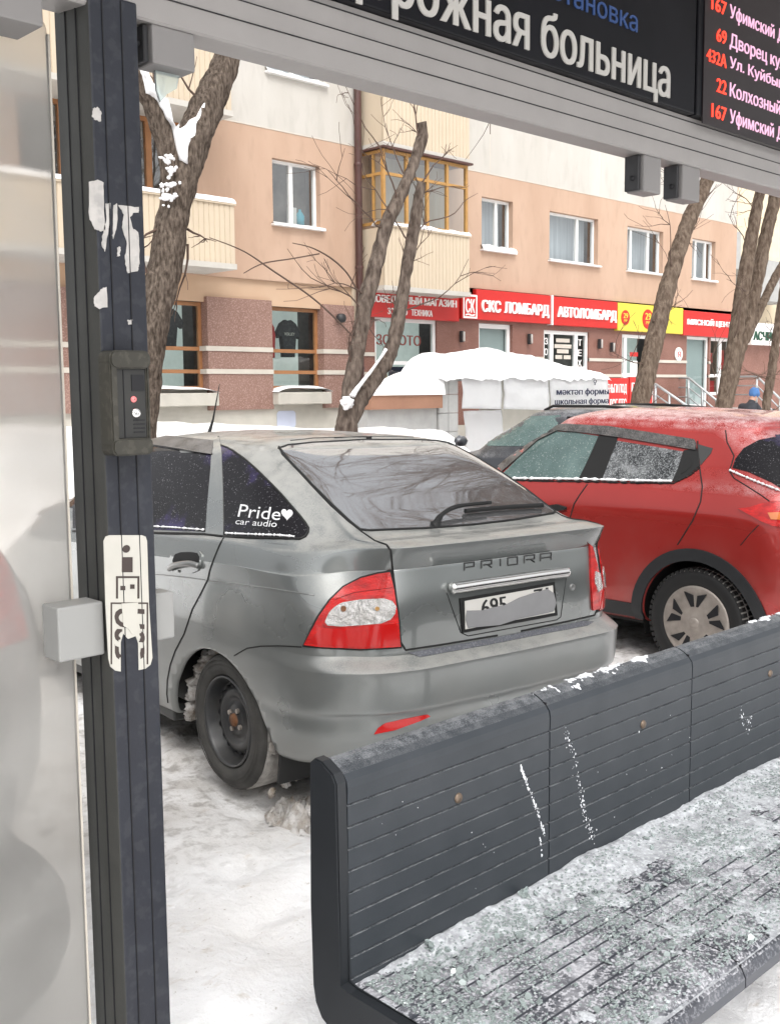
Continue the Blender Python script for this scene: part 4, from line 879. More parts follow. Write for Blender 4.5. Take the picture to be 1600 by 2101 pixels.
for v in bm.verts:
    p = at(234 + 62 * v.co.z, 1246 + 108 * v.co.x + 4 * v.co.z, SY); v.co = Vector((p.x, SY - (.0024 if v.co.y < -.0005 else .0012), p.z))
la, lb = at(248, 1300, SY), at(282, 1300, SY)
bmesh.ops.subdivide_edges(bm, edges=bm.edges[:], cuts=2)
bmesh.ops.delete(bm, geom=[v for v in bm.verts if la.x < v.co.x < lb.x and v.co.z < la.z + .004], context='VERTS')
build('print', bm, M['sticker_print'], stk)
bm = bmesh.new(); prism(bm, spx([(248, 1238), (282, 1236), (280, 1262), (286, 1290), (270, 1302), (262, 1290), (252, 1284), (250, 1262)]), SY - .003, SY - .0025); build('scuff', bm, M['sticker'], stk)

# ------------------------------------------------------------------ bench
bn = thing('bench', 'long charcoal plastic bench with a ribbed backrest and snowy glass-strewn seat', 'bench', (2.9, 1.4, 0))
BI = Matrix.Translation((-2.9, -1.4, 0))
def bpart(n, bm, m, smooth=False, parent=None):
    o = build(n, bm, m, parent or bn, smooth)
    if parent is None: o.matrix_parent_inverse = BI
    return o
XE, SEG = 1.447, .697
ZG = [.832 - .0487 * k for k in range(9)]
def back_profile():
    f = [(1.628, .395)]
    for z in sorted(ZG): f += [(1.628, z - .0028), (1.6335, z - .0012), (1.6335, z + .0012), (1.628, z + .0028)]
    f += [(1.627, .868), (1.630, .884), (1.640, .897), (1.655, .908), (1.675, .918), (1.690, .921), (1.703, .915), (1.708, .900), (1.706, .395)]
    return f
def seat_profile():
    f = [(1.6275, .37), (1.6275, .428)]
    for y in [1.60 - .05 * k for k in range(9)]: f += [(y + .003, .428), (y + .0012, .4225), (y - .0012, .4225), (y - .003, .428)]
    f += [(1.17, .428), (1.135, .427), (1.108, .420), (1.088, .405), (1.078, .385), (1.078, .362), (1.09, .35), (1.12, .35)]
    return f
def slab(profile, x0, x1, name, mat):
    bm = bmesh.new(); prism(bm, profile, x0, x1, 'yz')
    es = [e for e in bm.edges if e.calc_face_angle(0) > .9 and (abs(e.verts[0].co.x - e.verts[1].co.x) < 1e-5)]
    bmesh.ops.bevel(bm, geom=es, offset=.0015, segments=1, affect='EDGES')
    return bpart(name, bm, mat)
for k in range(6):
    a = XE + SEG * k; b = a + SEG
    slab(back_profile(), a + .0025, b - .0025, 'backrest', M['bench']); slab(seat_profile(), a + .0025, b - .0025, 'seat', M['bench_seat'])
    if k < 5: P = (a + SEG * .545, 1.6275, .743)
    o = bpart('bolt', lathe(bmesh.new(), [(.0125, .001), (.0125, -.002), (.010, -.005), (.001, -.0058)], 20, 'y', (a + SEG * (.50 if k == 0 else .62 if k == 1 else .72), 1.628, .752)), M['bolt'], True)
    bm = bmesh.new(); box(bm, b - .002, b + .002, 1.640, 1.70, .40, .905); box(bm, b - .002, b + .002, 1.09, 1.63, .36, .418); bpart('joint', bm, M['groove'])
# end casting: an L-shaped cheek
L = [(1.6275, .885), (1.640, .905), (1.675, .924), (1.698, .926), (1.714, .912), (1.716, .60), (1.716, .41), (1.708, .372), (1.688, .342), (1.655, .326), (1.60, .320), (1.20, .318), (1.11, .325), (1.075, .35), (1.072, .39), (1.09, .415), (1.13, .432), (1.60, .434), (1.6275, .440)]
bm = bmesh.new(); prism(bm, L, XE - .030, XE + .0015, 'yz')
bmesh.ops.bevel(bm, geom=[e for e in bm.edges if abs(e.verts[0].co.x - e.verts[1].co.x) < 1e-5], offset=.004, segments=2, affect='EDGES')
bpart('end_cheek', bm, M['bench_end'])
for x in (1.62, 3.4): bpart('leg', bmbox(x, x + .06, 1.38, 1.62, -.02, .349, .01), M['bench_end'])
# snow and broken glass on the seat
def seat_snow(x, y):
    t = (x - XE) / 1.6
    edge = (y - 1.10) / .53
    h = -.005 + .018 * max(0, edge - .55) ** 1.0 * sstep(-.12, .5, t) + .005 * sstep(.25, .8, t) + .008 * fbm((x, y, 2), 6, 4) + .004 * fbm((x, y, 6), 22, 3)
    h += .012 * math.exp(-((y - 1.622) / .028) ** 2) * sstep(-.02, .15, t) + .02 * math.exp(-((x - 2.28) / .16) ** 2 - ((y - 1.59) / .05) ** 2)
    return .4285 + h * sstep(0, .06, x - XE) * sstep(1.075, 1.16, y)
tag(build('seat_snow', heightfield(bmesh.new(), XE + .004, 5.6, 1.08, 1.627, 900, 120, lambda x, y: max(.4235, seat_snow(x, y)), lambda x, y: seat_snow(x, y) > .4282), material('trodden_frost', (.52, .54, .57, 1), .8, col2=(.20, .205, .22, 1), vscale=34, bump=.7, bscale=170, spec=.3, speck=.3, speckscale=90, speckcol=(.80, .85, .86, 1), bdist=.004), smooth=True), 'trodden grey snow and frost lying on the bench seat', 'snow', kind='stuff')
def shard(bm, P, s, rd):
    n = rd.choice((4, 5, 5, 6)); a0 = rd.random() * 6.28; h = s * rd.uniform(.25, .5)
    rot = Matrix.Rotation(rd.gauss(0, .35), 3, 'X') @ Matrix.Rotation(rd.gauss(0, .35), 3, 'Y')
    ring = [(math.cos(a0 + 6.283 * k / n + rd.gauss(0, .15)) * s * rd.uniform(.7, 1.1), math.sin(a0 + 6.283 * k / n) * s * rd.uniform(.5, 1)) for k in range(n)]
    A = [bm.verts.new(P + rot @ Vector((x, y, 0))) for x, y in ring]; B = [bm.verts.new(P + rot @ Vector((x * .9, y * .9, h))) for x, y in ring]
    bm.faces.new(A[::-1]); bm.faces.new(B)
    for k in range(n): bm.faces.new((A[k], A[(k + 1) % n], B[(k + 1) % n], B[k]))
rd = random.Random(11); bm = bmesh.new()
for k in range(21000):
    x = XE + .03 + rd.random() ** 1.25 * 2.4; y = rd.uniform(1.10, 1.61)
    if x > 4.2 or fbm((x, y, 4), 5, 3) < rd.uniform(-.6, .4): continue
    z = max(.4288, seat_snow(x, y)); shard(bm, Vector((x, y, z)), rd.uniform(.0020, .0056), rd)
tag(build('glass_crumbs', bm, M['shard']), 'scattered green tinted crumbs of safety glass over the bench seat', 'broken glass', kind='stuff')
protos = []
for k in range(5):
    bm = bmesh.new(); shard(bm, Vector((0, 0, 0)), .010, rd); me = bpy.data.meshes.new('glass_chunk'); bmesh.ops.recalc_face_normals(bm, faces=bm.faces[:]); bm.to_mesh(me); bm.free(); me.materials.append(M['shard']); protos.append(me)
for k in range(110):
    x = XE + .05 + rd.random() ** 1.4 * 1.3; y = rd.uniform(1.10, 1.60)
    if k < 34: x, y = rd.gauss(1.62, .05), rd.gauss(1.50, .05)
    y = min(y, 1.60); x = max(x, XE + .03)
    o = bpy.data.objects.new('glass_chunk', protos[k % 5]); COL.objects.link(o); o.location = (x, y, max(.4288, seat_snow(x, y)) + .001); o.rotation_euler = (rd.gauss(0, .4), rd.gauss(0, .4), rd.random() * 6); s_ = rd.uniform(.7, 1.35); o.scale = (s_, s_, s_)
    tag(o, 'loose chunk of green tinted safety glass lying on the bench seat', 'broken glass', 'chunks of safety glass on the seat')
big = [(at(1078, 1845, 1.60), .022), (at(900, 1955, 1.58), .016)]
for (P, s), lb in zip(big, ('largest clear lump of fused glass crumbs against the foot of the bench backrest', 'pale stone-like crumb near the left end of the bench backrest')):
    bm = bmesh.new()
    for k in range(9): shard(bm, Vector((P.x + rd.gauss(0, s * .5), 1.605 + rd.gauss(0, .006), .435 + rd.random() * s)), s * .6, rd)
    tag(build('glass_lump', bm, M['shard']), lb, 'broken glass')
def top_snow(x, y):
    k = max(sstep(2.10, 2.2, x) * (1 - sstep(2.62, 2.80, x)), .75 * sstep(2.86, 3.3, x), .35 * (1 - abs(x - 1.75) / .35) if abs(x - 1.75) < .35 else 0)
    base = .897 + (y - 1.640) / .05 * .024 if y < 1.69 else .921
    return base + (k * .010 * max(0, math.sin(math.pi * max(0, min(1, (y - 1.642) / .066)))) ** .7 * (.45 + 1.0 * fbm((x, y, 3), 18, 3) + .5 * fbm((x, y, 9), 90, 3)) - .0035)
def top_base(y): return (.897 + (y - 1.640) / .05 * .024 if y < 1.69 else .921) + .0005
tag(build('snow_ridge', heightfield(bmesh.new(), 1.46, 4.6, 1.640, 1.706, 1300, 26, top_snow, lambda x, y: top_snow(x, y) > top_base(y) - .0005), material('frost_crumbs', (.60, .62, .65, 1), .9, col2=(.82, .84, .87, 1), vscale=120, bump=.6, bscale=240, bdist=.003), smooth=True), 'crumbly snow ridge along the top edge of the bench backrest', 'snow', kind='stuff')
# splashes of snow on the backrest
bm = bmesh.new()
def splash(path, w, n, seed):
    rd_ = random.Random(seed); P = spline([tuple(at(x, y, 1.627)) for x, y in path], 12)
    for k in range(n):
        p = Vector(P[int(rd_.random() * (len(P) - 1))]); p = Vector((p.x + rd_.gauss(0, w), 1.6275, p.z + rd_.gauss(0, w * 1.5))); r = abs(rd_.gauss(0, .0009)) + .0005
        if p.z > .862 or p.x < 1.47: continue
        q = bmesh.ops.create_icosphere(bm, subdivisions=1, radius=1)
        for v in q['verts']: v.co = p + Vector((v.co.x * r, v.co.y * r * .6, v.co.z * r * 1.5))
splash([(1069, 1575), (1078, 1600)], .0015, 110, 1); splash([(1078, 1600), (1100, 1660), (1118, 1715)], .0022, 120, 2); splash([(1108, 1720), (1112, 1760)], .0012, 26, 3)
splash([(1160, 1505), (1178, 1560), (1190, 1620), (1202, 1680), (1222, 1720)], .0055, 130, 4); splash([(1520, 1465), (1540, 1490)], .01, 40, 5); splash([(740, 1560), (1120, 1700), (1420, 1500)], .06, 34, 6)
tag(build('snow_splash', bm, bpy.data.materials['frost_crumbs']), 'thin dribbles of snow splashed down the front of the bench backrest', 'snow', kind='stuff')
# ------------------------------------------------------------------ cars
def inpoly(x, y, P):
    r = False; j = len(P) - 1
    for i in range(len(P)):
        (a, b), (c, d) = P[i], P[j]
        if (b > y) != (d > y) and x < (c - a) * (y - b) / (d - b) + a: r = not r
        j = i
    return r
def fill2d(outline, cell):
    B = []
    n = len(outline)
    for i in range(n):
        a, b = Vector(outline[i]), Vector(outline[(i + 1) % n]); k = max(1, int((b - a).length / cell))
        B += [a.lerp(b, t / k) for t in range(k)]
    nb = len(B); xs = [p[0] for p in outline]; ys = [p[1] for p in outline]
    P = list(B); y = min(ys) + cell * .5; odd = 0
    while y < max(ys):
        x = min(xs) + cell * (.5 + .5 * odd)
        while x < max(xs):
            if inpoly(x, y, outline) and min((Vector((x, y)) - q).length for q in B) > cell * .45: P.append(Vector((x, y)))
            x += cell
        y += cell * .87; odd ^= 1
    v, e, f, *_ = delaunay_2d_cdt([Vector(p) for p in P], [(i, (i + 1) % nb) for i in range(nb)], [], 1, 1e-7)
    f = [t for t in f if inpoly(sum(v[i].x for i in t) / len(t), sum(v[i].y for i in t) / len(t), outline)]
    return v, f
class Car:
    def __init__(s, name, label, loc, head, roll=0, group=None):
        s.root = thing(name, label, 'car', loc, 0, group)
        s.root.rotation_mode = 'QUATERNION'
        fx = Vector((math.cos(head), math.sin(head), 0)); lf = Vector((-math.sin(head) * math.cos(roll), math.cos(head) * math.cos(roll), math.sin(roll))); up = fx.cross(lf)
        m = Matrix((fx, lf, up)).transposed(); s.root.rotation_quaternion = m.to_quaternion()
        s.M = Matrix.Translation(loc) @ m.to_4x4(); s.I = s.M.inverted()
    def part(s, name, bm, mat, parent=None, smooth=False): return build(name, bm, mat, parent or s.root, smooth)
    def body(s, rows, mat, sub=(12, 9), arches=(), lip=.03):
        nc = len(rows[0]); full = []
        for r in rows:
            ring = list(r) + [(x, -y, z) for x, y, z in r[-2:0:-1]]
            n = len(ring); out = []
            for i in range(n):
                p0, p1, p2, p3 = ring[(i - 1) % n], ring[i], ring[(i + 1) % n], ring[(i + 2) % n]
                for k in range(sub[0]):
                    t = k / sub[0]; out.append(tuple(.5 * (2 * b + (-a + c) * t + (2 * a - 5 * b + 4 * c - d) * t * t + (-a + 3 * b - 3 * c + d) * t ** 3) for a, b, c, d in zip(p0, p1, p2, p3)))
            full.append(out)
        n = len(full[0]); cols = [spline([full[r][j] for r in range(len(rows))], sub[1]) for j in range(n)]
        bm = bmesh.new(); V = [[bm.verts.new(c) for c in col] for col in cols]; m = len(cols[0])
        for j in range(n):
            for i in range(m - 1): bm.faces.new((V[j][i], V[(j + 1) % n][i], V[(j + 1) % n][i + 1], V[j][i + 1]))
        bmesh.ops.remove_doubles(bm, verts=bm.verts[:], dist=1e-5)
        bmesh.ops.recalc_face_normals(bm, faces=bm.faces[:])
        s.bvh = BVHTree.FromBMesh(bm)
        for (ax, az, ar) in arches:
            rr = lambda v: math.hypot(v.co.x - ax, v.co.z - az) - ar
            new = []
            for e in [e for e in bm.edges if abs(e.verts[0].co.y) > .5]:
                r0, r1 = rr(e.verts[0]), rr(e.verts[1])
                if r0 * r1 < 0:
                    t = r0 / (r0 - r1)
                    for _ in range(4):
                        p = e.verts[0].co.lerp(e.verts[1].co, t); q = math.hypot(p.x - ax, p.z - az) - ar; t = max(.001, min(.999, t - q / (r1 - r0)))
                    new.append(bmesh.utils.edge_split(e, e.verts[0], t)[1])
            bmesh.ops.connect_verts(bm, verts=new)
            kill = [f for f in bm.faces if abs(f.calc_center_median().y) > .5 and math.hypot(f.calc_center_median().x - ax, f.calc_center_median().z - az) < ar - 1e-4]
            bmesh.ops.delete(bm, geom=kill, context='FACES')
        if lip:
            be = [e for e in bm.edges if e.is_boundary and any(abs((v.co.x - ax) ** 2 + (v.co.z - az) ** 2 - ar * ar) < .01 for v in e.verts for ax, az, ar in arches)]
            r = bmesh.ops.extrude_edge_only(bm, edges=be)
            for v in [g_ for g_ in r['geom'] if isinstance(g_, bmesh.types.BMVert)]: v.co.y -= math.copysign(lip, v.co.y)
        s.bodyo = s.part('body', bm, mat, None, True); return s.bodyo
    def hit(s, px, py, off=0):
        o = s.I @ CO; d = (s.I.to_3x3() @ ray(px, py)).normalized()
        r = s.bvh.ray_cast(o, d)
        if r[0] is None:
            best = None
            for k in range(60):
                q = s.bvh.find_nearest(o + d * (2.5 + k * .12))
                if best is None or q[3] < best[3]: best = q
            r = best
        nrm = r[1] if r[1].dot(d) < 0 or r[1].z > .9 else r[1]
        return r[0] + nrm * off
    def cast(s, u, v, ax, off=0):
        o, d = {'L': ((u, 3, v), (0, -1, 0)), 'R': ((u, -3, v), (0, 1, 0)), 'B': ((-4, u, v), (1, 0, 0)), 'F': ((8, u, v), (-1, 0, 0)), 'T': ((u, v, 4), (0, 0, -1))}[ax]
        r = s.bvh.ray_cast(Vector(o), Vector(d))
        if r[0] is None: r = s.bvh.find_nearest(Vector((u, .7, v) if ax == 'L' else (u, -.7, v) if ax == 'R' else (-.7, u, v) if ax == 'B' else (2.5, u, v) if ax == 'F' else (u, v, 1.4)))
        return r[0] + r[1] * off
    def _panel(s, P3, f, name, mat, thick, parent, flip=False, smooth=True, taper=0):
        bm = bmesh.new(); V = [bm.verts.new(p) for p in P3]
        for t in f:
            try: bm.faces.new([V[i] for i in t])
            except ValueError: pass
        bmesh.ops.recalc_face_normals(bm, faces=bm.faces[:])
        be = [e for e in bm.edges if e.is_boundary]
        for e in be: e.smooth = False
        r = bmesh.ops.extrude_edge_only(bm, edges=be)
        for g_ in r['geom']:
            if isinstance(g_, bmesh.types.BMVert):
                q = s.bvh.find_nearest(g_.co); g_.co = q[0] - q[1] * thick
        return s.part(name, bm, mat, parent, smooth)
    def ppatch(s, name, outline, mat, off=.004, cell=9, parent=None, mirror=True, thick=.004, mname=None):
        v, f = fill2d([tuple(p) for p in outline], cell); P3 = [s.hit(p.x, p.y, off) for p in v]
        o = s._panel(P3, f, name, mat, thick, parent)
        o2 = s._panel([Vector((p.x, -p.y, p.z)) for p in P3], f, name, mat, thick, (parent.get('_m') if False else parent) if not isinstance(mirror, bpy.types.Object) else mirror) if mirror else None
        return (o, o2) if mirror else o
    def apatch(s, name, outline, ax, mat, off=.004, cell=.04, parent=None, thick=.004):
        v, f = fill2d([tuple(p) for p in outline], cell)
        return s._panel([s.cast(p.x, p.y, ax, off) for p in v], f, name, mat, thick, parent)
    def pline(s, name, pts, mat, r=.003, off=0, parent=None, mirror=True, dens=6):
        if name == 'snow_line': dens = 30
        P = []
        for a, b in zip(pts, pts[1:]):
            for k in range(dens): P.append(s.hit(lerp(a[0], b[0], k / dens), lerp(a[1], b[1], k / dens), off))
        P.append(s.hit(*pts[-1], off)); bm = bmesh.new(); tube(bm, P, [r * (1.0 + 1.3 * nz((i * .31, 0, 3))) if name == 'snow_line' else r for i in range(len(P))], 6); o = s.part(name, bm, mat, parent, True)
        if mirror: bm = bmesh.new(); tube(bm, [Vector((p.x, -p.y, p.z)) for p in P], r, 6); s.part(name, bm, mat, parent, True)
        return o
    def aline(s, name, pts, ax, mat, r=.003, off=0, parent=None, dens=8):
        P = []
        for a, b in zip(pts, pts[1:]): P += [s.cast(lerp(a[0], b[0], k / dens), lerp(a[1], b[1], k / dens), ax, off) for k in range(dens)]
        P.append(s.cast(*pts[-1], ax, off)); bm = bmesh.new(); tube(bm, P, r, 6); return s.part(name, bm, mat, parent, True)
    def text(s, name, body, quad, mat, off=.004, bold=.02, parent=None):
        bm = text_bm(body, 0, 1, 0, 1, 0, 0, bold); bl, br, tr, tl = [Vector(q) for q in quad]
        bmesh.ops.remove_doubles(bm, verts=bm.verts[:], dist=1e-6)
        for v in bm.verts:
            u, w = v.co.x, v.co.z; p = (bl.lerp(br, u)).lerp(tl.lerp(tr, u), w); v.co = s.hit(p.x, p.y, off)
        bm.normal_update(); bmesh.ops.delete(bm, geom=[f for f in bm.faces if f.calc_area() < 1e-12], context='FACES')
        return s.part(name, bm, mat, parent)
    def wheels(s, make, pos):
        w0 = make(s)
        for k, (x, y, z, a) in enumerate(pos):
            if k == 0: w = w0
            else:
                w = w0.copy(); COL.objects.link(w)
                for c in list(w0.children): d = c.copy(); COL.objects.link(d); d.parent = w
            w.parent = s.root; w.location = (x, y, z); w.rotation_euler = (0, R_(0), math.pi if y < 0 else 0)
    def chassis(s, x0, x1, w, z0, z1, arches, ywell, rw):
        bm = bmesh.new(); box(bm, x0, x1, -w, w, z0, z1); s.part('chassis', bm, M['rubber'])
        for ax, az, ar in arches:
            for sg in (1, -1):
                bm = bmesh.new(); lathe(bm, [(ar + .004, sg * ywell), (ar + .02, sg * .50), (.02, sg * .49)], 40, 'y', (ax, 0, az))
                bmesh.ops.delete(bm, geom=[v for v in bm.verts if v.co.z < .18], context='VERTS'); s.part('wheel_well', bm, M['rubber'], None, True)


# --- grey hatchback
_a = .667 + YAW
_p = Vector((math.sin(YAW), -math.cos(YAW), 0)) * -.058 + Vector((math.cos(YAW), math.sin(YAW), 0)) * 4.949
gcar = Car('grey_hatchback', 'grey metallic hatchback with tinted windows and black steel wheels, parked directly behind the bench', _p, _a, .012)
def row(rear, sides, front):
    """rear: c0 c1 c2 c3 c4 | sides: c5..c8 | front: c9..c11."""
    return [*rear, *sides, *front]
def prow(xr, xc, c3, c4, zr, zs, ys, f, z4=None, ydef=(.30, .56), xs=(0, .7, 1.5, 2.4)):
    z4 = zs[0] if z4 is None else z4
    return [(xr, 0, zr), (xr + .006, ydef[0], zr), (xc, ydef[1], zr), (c3[0], c3[1], lerp(zr, z4, .3)), (c4[0], c4[1], lerp(zr, z4, .8)),
            *[(x, y, z) for x, y, z in zip(xs, ys, zs)], (f[0] - .25, f[1], f[3]), (f[0] - .05, f[2], f[3]), (f[0], 0, f[3])]
F4 = (3.3, .70, .40)
PR = [prow(-.72, -.70, (-.60, .66), (-.45, .72), .325, (.20, .20, .20, .20), (.74, .74, .74, .74), (3.25, .60, .35, .22)),
      prow(-.82, -.80, (-.70, .70), (-.50, .795), .335, (.24, .215, .215, .22), (.805, .805, .805, .805), (3.3, .66, .4, .26)),
      prow(-.895, -.875, (-.765, .715), (-.54, .825), .40, (.36, .34, .33, .34), (.832, .832, .832, .832), (3.38, .68, .4, .38)),
      prow(-.902, -.882, (-.77, .717), (-.545, .827), .49, (.44, .42, .41, .42), (.835, .835, .835, .834), (3.4, .69, .4, .45)),
      prow(-.924, -.904, (-.79, .73), (-.56, .835), .515, (.49, .47, .46, .46), (.840, .84, .84, .838), (3.42, .70, .4, .5)),
      prow(-.932, -.912, (-.80, .735), (-.565, .838), .645, (.61, .59, .57, .56), (.845, .845, .845, .84), (3.42, .70, .4, .6)),
      prow(-.928, -.908, (-.797, .734), (-.565, .838), .664, (.645, .63, .61, .60), (.846, .846, .846, .84), (3.40, .70, .4, .63)),
      prow(-.865, -.845, (-.745, .705), (-.55, .833), .700, (.69, .67, .65, .64), (.846, .846, .845, .84), (3.38, .69, .4, .66)),
      prow(-.860, -.842, (-.738, .702), (-.548, .832), .725, (.72, .70, .68, .66), (.846, .845, .845, .84), (3.37, .69, .4, .68)),
      prow(-.868, -.848, (-.725, .695), (-.53, .828), .88, (.86, .82, .79, .75), (.840, .84, .838, .83), (3.30, .67, .4, .74)),
      prow(-.846, -.824, (-.67, .655), (-.48, .805), 1.018, (.965, .92, .89, .83), (.831, .829, .827, .81), (3.22, .65, .4, .78)),
      prow(-.845, -.823, (-.665, .650), (-.47, .798), 1.032, (.985, .94, .91, .845), (.828, .826, .824, .81), (3.2, .64, .4, .79)),
      prow(-.890, -.864, (-.672, .632), (-.44, .778), 1.106, (1.05, 1.00, .965, .90), (.812, .81, .808, .78), (3.05, .60, .38, .83)),
      prow(-.882, -.856, (-.664, .622), (-.425, .768), 1.119, (1.07, 1.025, .985, .93), (.805, .803, .80, .76), (2.9, .58, .36, .87)),
      prow(-.80, -.775, (-.615, .615), (-.405, .765), 1.128, (1.082, 1.04, 1.00, .96), (.795, .795, .79, .74), (2.7, .56, .34, .92)),
      prow(-.62, -.60, (-.52, .615), (-.35, .755), 1.15, (1.11, 1.07, 1.03, 1.00), (.775, .778, .775, .72), (2.35, .55, .32, .99), 1.118),
      prow(-.30, -.275, (-.215, .575), (-.09, .675), 1.315, (1.27, 1.25, 1.22, 1.17), (.705, .72, .72, .66), (2.12, .50, .3, 1.18), 1.29, (.28, .50), (.18, .7, 1.35, 1.75)),
      prow(-.02, .005, (.06, .54), (.17, .60), 1.428, (1.395, 1.385, 1.37, 1.34), (.635, .65, .65, .61), (1.85, .47, .28, 1.35), 1.405, (.26, .46), (.36, .75, 1.2, 1.5)),
      prow(.06, .085, (.14, .51), (.25, .56), 1.455, (1.432, 1.43, 1.42, 1.40), (.60, .612, .61, .57), (1.72, .44, .26, 1.42), 1.438, (.25, .43), (.42, .78, 1.15, 1.42)),
      prow(.22, .24, (.28, .42), (.36, .45), 1.482, (1.475, 1.475, 1.47, 1.455), (.48, .49, .49, .45), (1.52, .36, .2, 1.455), 1.474, (.2, .35), (.50, .82, 1.10, 1.32)),
      prow(.42, .43, (.46, .22), (.52, .23), 1.495, (1.498, 1.50, 1.495, 1.49), (.24, .25, .25, .23), (1.28, .18, .1, 1.488), 1.496, (.1, .18), (.60, .85, 1.05, 1.18)),
      [(.60, 0, 1.500)] + [(.60 + .05 * k, 0, 1.502) for k in range(1, 11)] + [(1.1, 0, 1.50)]]
GA = [(.07, .135, .462), (2.56, .14, .45)]
gcar.body(PR, M['paint_grey'], (14, 8), GA)
gcar.chassis(-.62, 3.1, .60, .17, .42, GA, .72, .3)
A_ = lambda *q: [(290 + x / 2.857, 850 + y / 2.857) for x, y in q]
B_ = lambda *q: [(290 + x / 2.857, 1200 + y / 2.857) for x, y in q]
C_ = lambda *q: [(600 + x / 2.286, 1000 + y / 2.286) for x, y in q]
P_ = gcar
w1, w1m = P_.ppatch('side_window', [(150, 918), (304, 905), (436, 926), (433, 960), (426, 1040), (424, 1091), (304, 1087), (150, 1084)], M['car_glass'], .003, 12)
P_.ppatch('window_visor', [(150, 890), (304, 893), (438, 908), (438, 934), (304, 914), (150, 905)], M['visor'], .012, 12)
P_.ppatch('door_frame', [(436, 908), (450, 898), (456, 930), (459, 1000), (460, 1100), (424, 1097), (424, 1091), (427, 1040), (434, 960)], M['paint_grey'], .006, 9)
w2, w2m = P_.ppatch('quarter_window', A_((467, 184), (500, 196), (540, 216), (600, 258), (655, 305), (700, 348), (760, 408), (820, 470), (880, 540), (930, 598), (962, 640), (978, 668), (975, 695), (962, 715), (930, 727), (485, 712), (478, 500)), M['car_glass'], .003, 11)
P_.pline('window_seal', A_((467, 184), (500, 196), (540, 216), (600, 258), (655, 305), (700, 348), (760, 408), (820, 470), (880, 540), (930, 598), (962, 640), (978, 668), (975, 695), (962, 717), (930, 732), (485, 718)), M['rubber'], .0055, .002)
P_.pline('window_seal', [(150, 1090), (304, 1093), (424, 1097), (458, 1101)], M['rubber'], .006, .002)
P_.pline('snow_line', A_((500, 700), (600, 704), (700, 708), (800, 712), (900, 722)), M['snow'], .0042, .006, mirror=False); P_.pline('snow_line', [(304, 1080), (360, 1083), (420, 1088)], M['snow'], .0042, .006, mirror=False)
P_.apatch('side_window', [(1.28, 1.06), (1.28, 1.38), (1.55, 1.34), (1.95, 1.06)], 'L', M['car_glass'], .003, .08); P_.apatch('side_window', [(1.28, 1.06), (1.28, 1.38), (1.55, 1.34), (1.95, 1.06)], 'R', M['car_glass'], .003, .08)
P_.apatch('windscreen', [(-.55, 1.06), (.55, 1.06), (.48, 1.38), (-.48, 1.38)], 'F', M['car_glass'], .003, .08)
lefth = [P_.hit(*q) for q in [(757, 905), (700, 906), (640, 909), (590, 914), (572, 920), (580, 932), (605, 958), (640, 995), (680, 1035), (715, 1068), (738, 1087), (760, 1089)]]
hl = [(p.y, p.z) for p in lefth]; zb = hl[-1][1]
halfpts = [(max(0, y), z) for y, z in hl if y > .03]
topz = P_.hit(757, 905).z
outl = [(0, topz + .004)] + halfpts + [(.25, zb - .008), (0, zb - .010)]
outl += [(-y, z) for y, z in reversed(outl[1:-1])]
rg = P_.apatch('rear_window', outl, 'B', M['rear_glass'], .004, .05)
P_.aline('window_seal', outl + outl[:1], 'B', M['rubber'], .006, .002)
hp = [P_.hit(*q) for q in [(757, 897), (700, 897), (640, 899), (596, 904)]]
P_.aline('hatch_seam', [(p.y, p.z) for p in hp] , 'B', M['seam'], .003); P_.aline('hatch_seam', [(-p.y, p.z) for p in hp], 'B', M['seam'], .003)
P_.pline('hatch_seam', [(572, 916), (605, 958), (640, 996), (680, 1038), (715, 1070), (745, 1093), (770, 1110), (793, 1118), (802, 1130), (805, 1165), (813, 1230), (822, 1318), (832, 1334), (900, 1324), (1020, 1304)], M['seam'], .0042)
P_.pline('door_seam', A_((452, 130), (462, 185), (472, 450), (484, 722), (460, 765), (425, 850), (402, 915), (390, 970), (345, 1060), (300, 1143)) + B_((250, 290), (200, 385), (170, 470), (153, 560), (150, 640), (157, 692)), M['seam'], .0040)
P_.pline('crease', A_((-200, 905), (40, 932), (250, 955), (385, 972)), M['crease'], .0035, -.001); P_.pline('crease', A_((395, 975), (560, 995), (760, 1022), (1015, 1062)), M['crease'], .0035, -.001)
P_.pline('bumper_seam', B_((545, 415), (620, 372), (700, 360), (800, 358), (940, 364)), M['seam'], .0030)
# tail lights
t1_, t1m = P_.ppatch('tail_light', [(803, 1170), (776, 1174), (740, 1184), (703, 1203), (675, 1230), (652, 1262), (635, 1295), (621, 1327), (660, 1331), (740, 1335), (824, 1330), (820, 1270), (812, 1210)], M['seam'], .004, 10)
P_.ppatch('red_lens', [(800, 1174), (776, 1178), (742, 1188), (706, 1206), (678, 1233), (656, 1264), (640, 1295), (626, 1323), (660, 1327), (740, 1331), (820, 1326), (816, 1270), (808, 1210)], M['lens_red'], .010, 8, t1_, t1m)
P_.ppatch('lower_lens', [(668, 1288), (720, 1289), (812, 1278), (818, 1322), (740, 1328), (660, 1323), (640, 1318), (652, 1296)], M['lens_dark'], .0125, 8, t1_, t1m)
P_.ppatch('clear_lens', [(704, 1238), (740, 1232), (788, 1228), (804, 1233), (811, 1244), (809, 1258), (800, 1270), (782, 1278), (740, 1282), (700, 1285), (674, 1283), (668, 1276), (676, 1258), (688, 1246)], M['lens_clear'], .015, 5, t1_, t1m)
for (x, y, r, m_) in ((706, 1250, 6, 'hub_rust'), (775, 1249, 4.5, 'ochre_frame')):
    P_.ppatch('bulb', [(x + r * math.cos(k * .785), y + r * math.sin(k * .785)) for k in range(8)], M[m_], .0165, 6, t1_, t1m, .012)
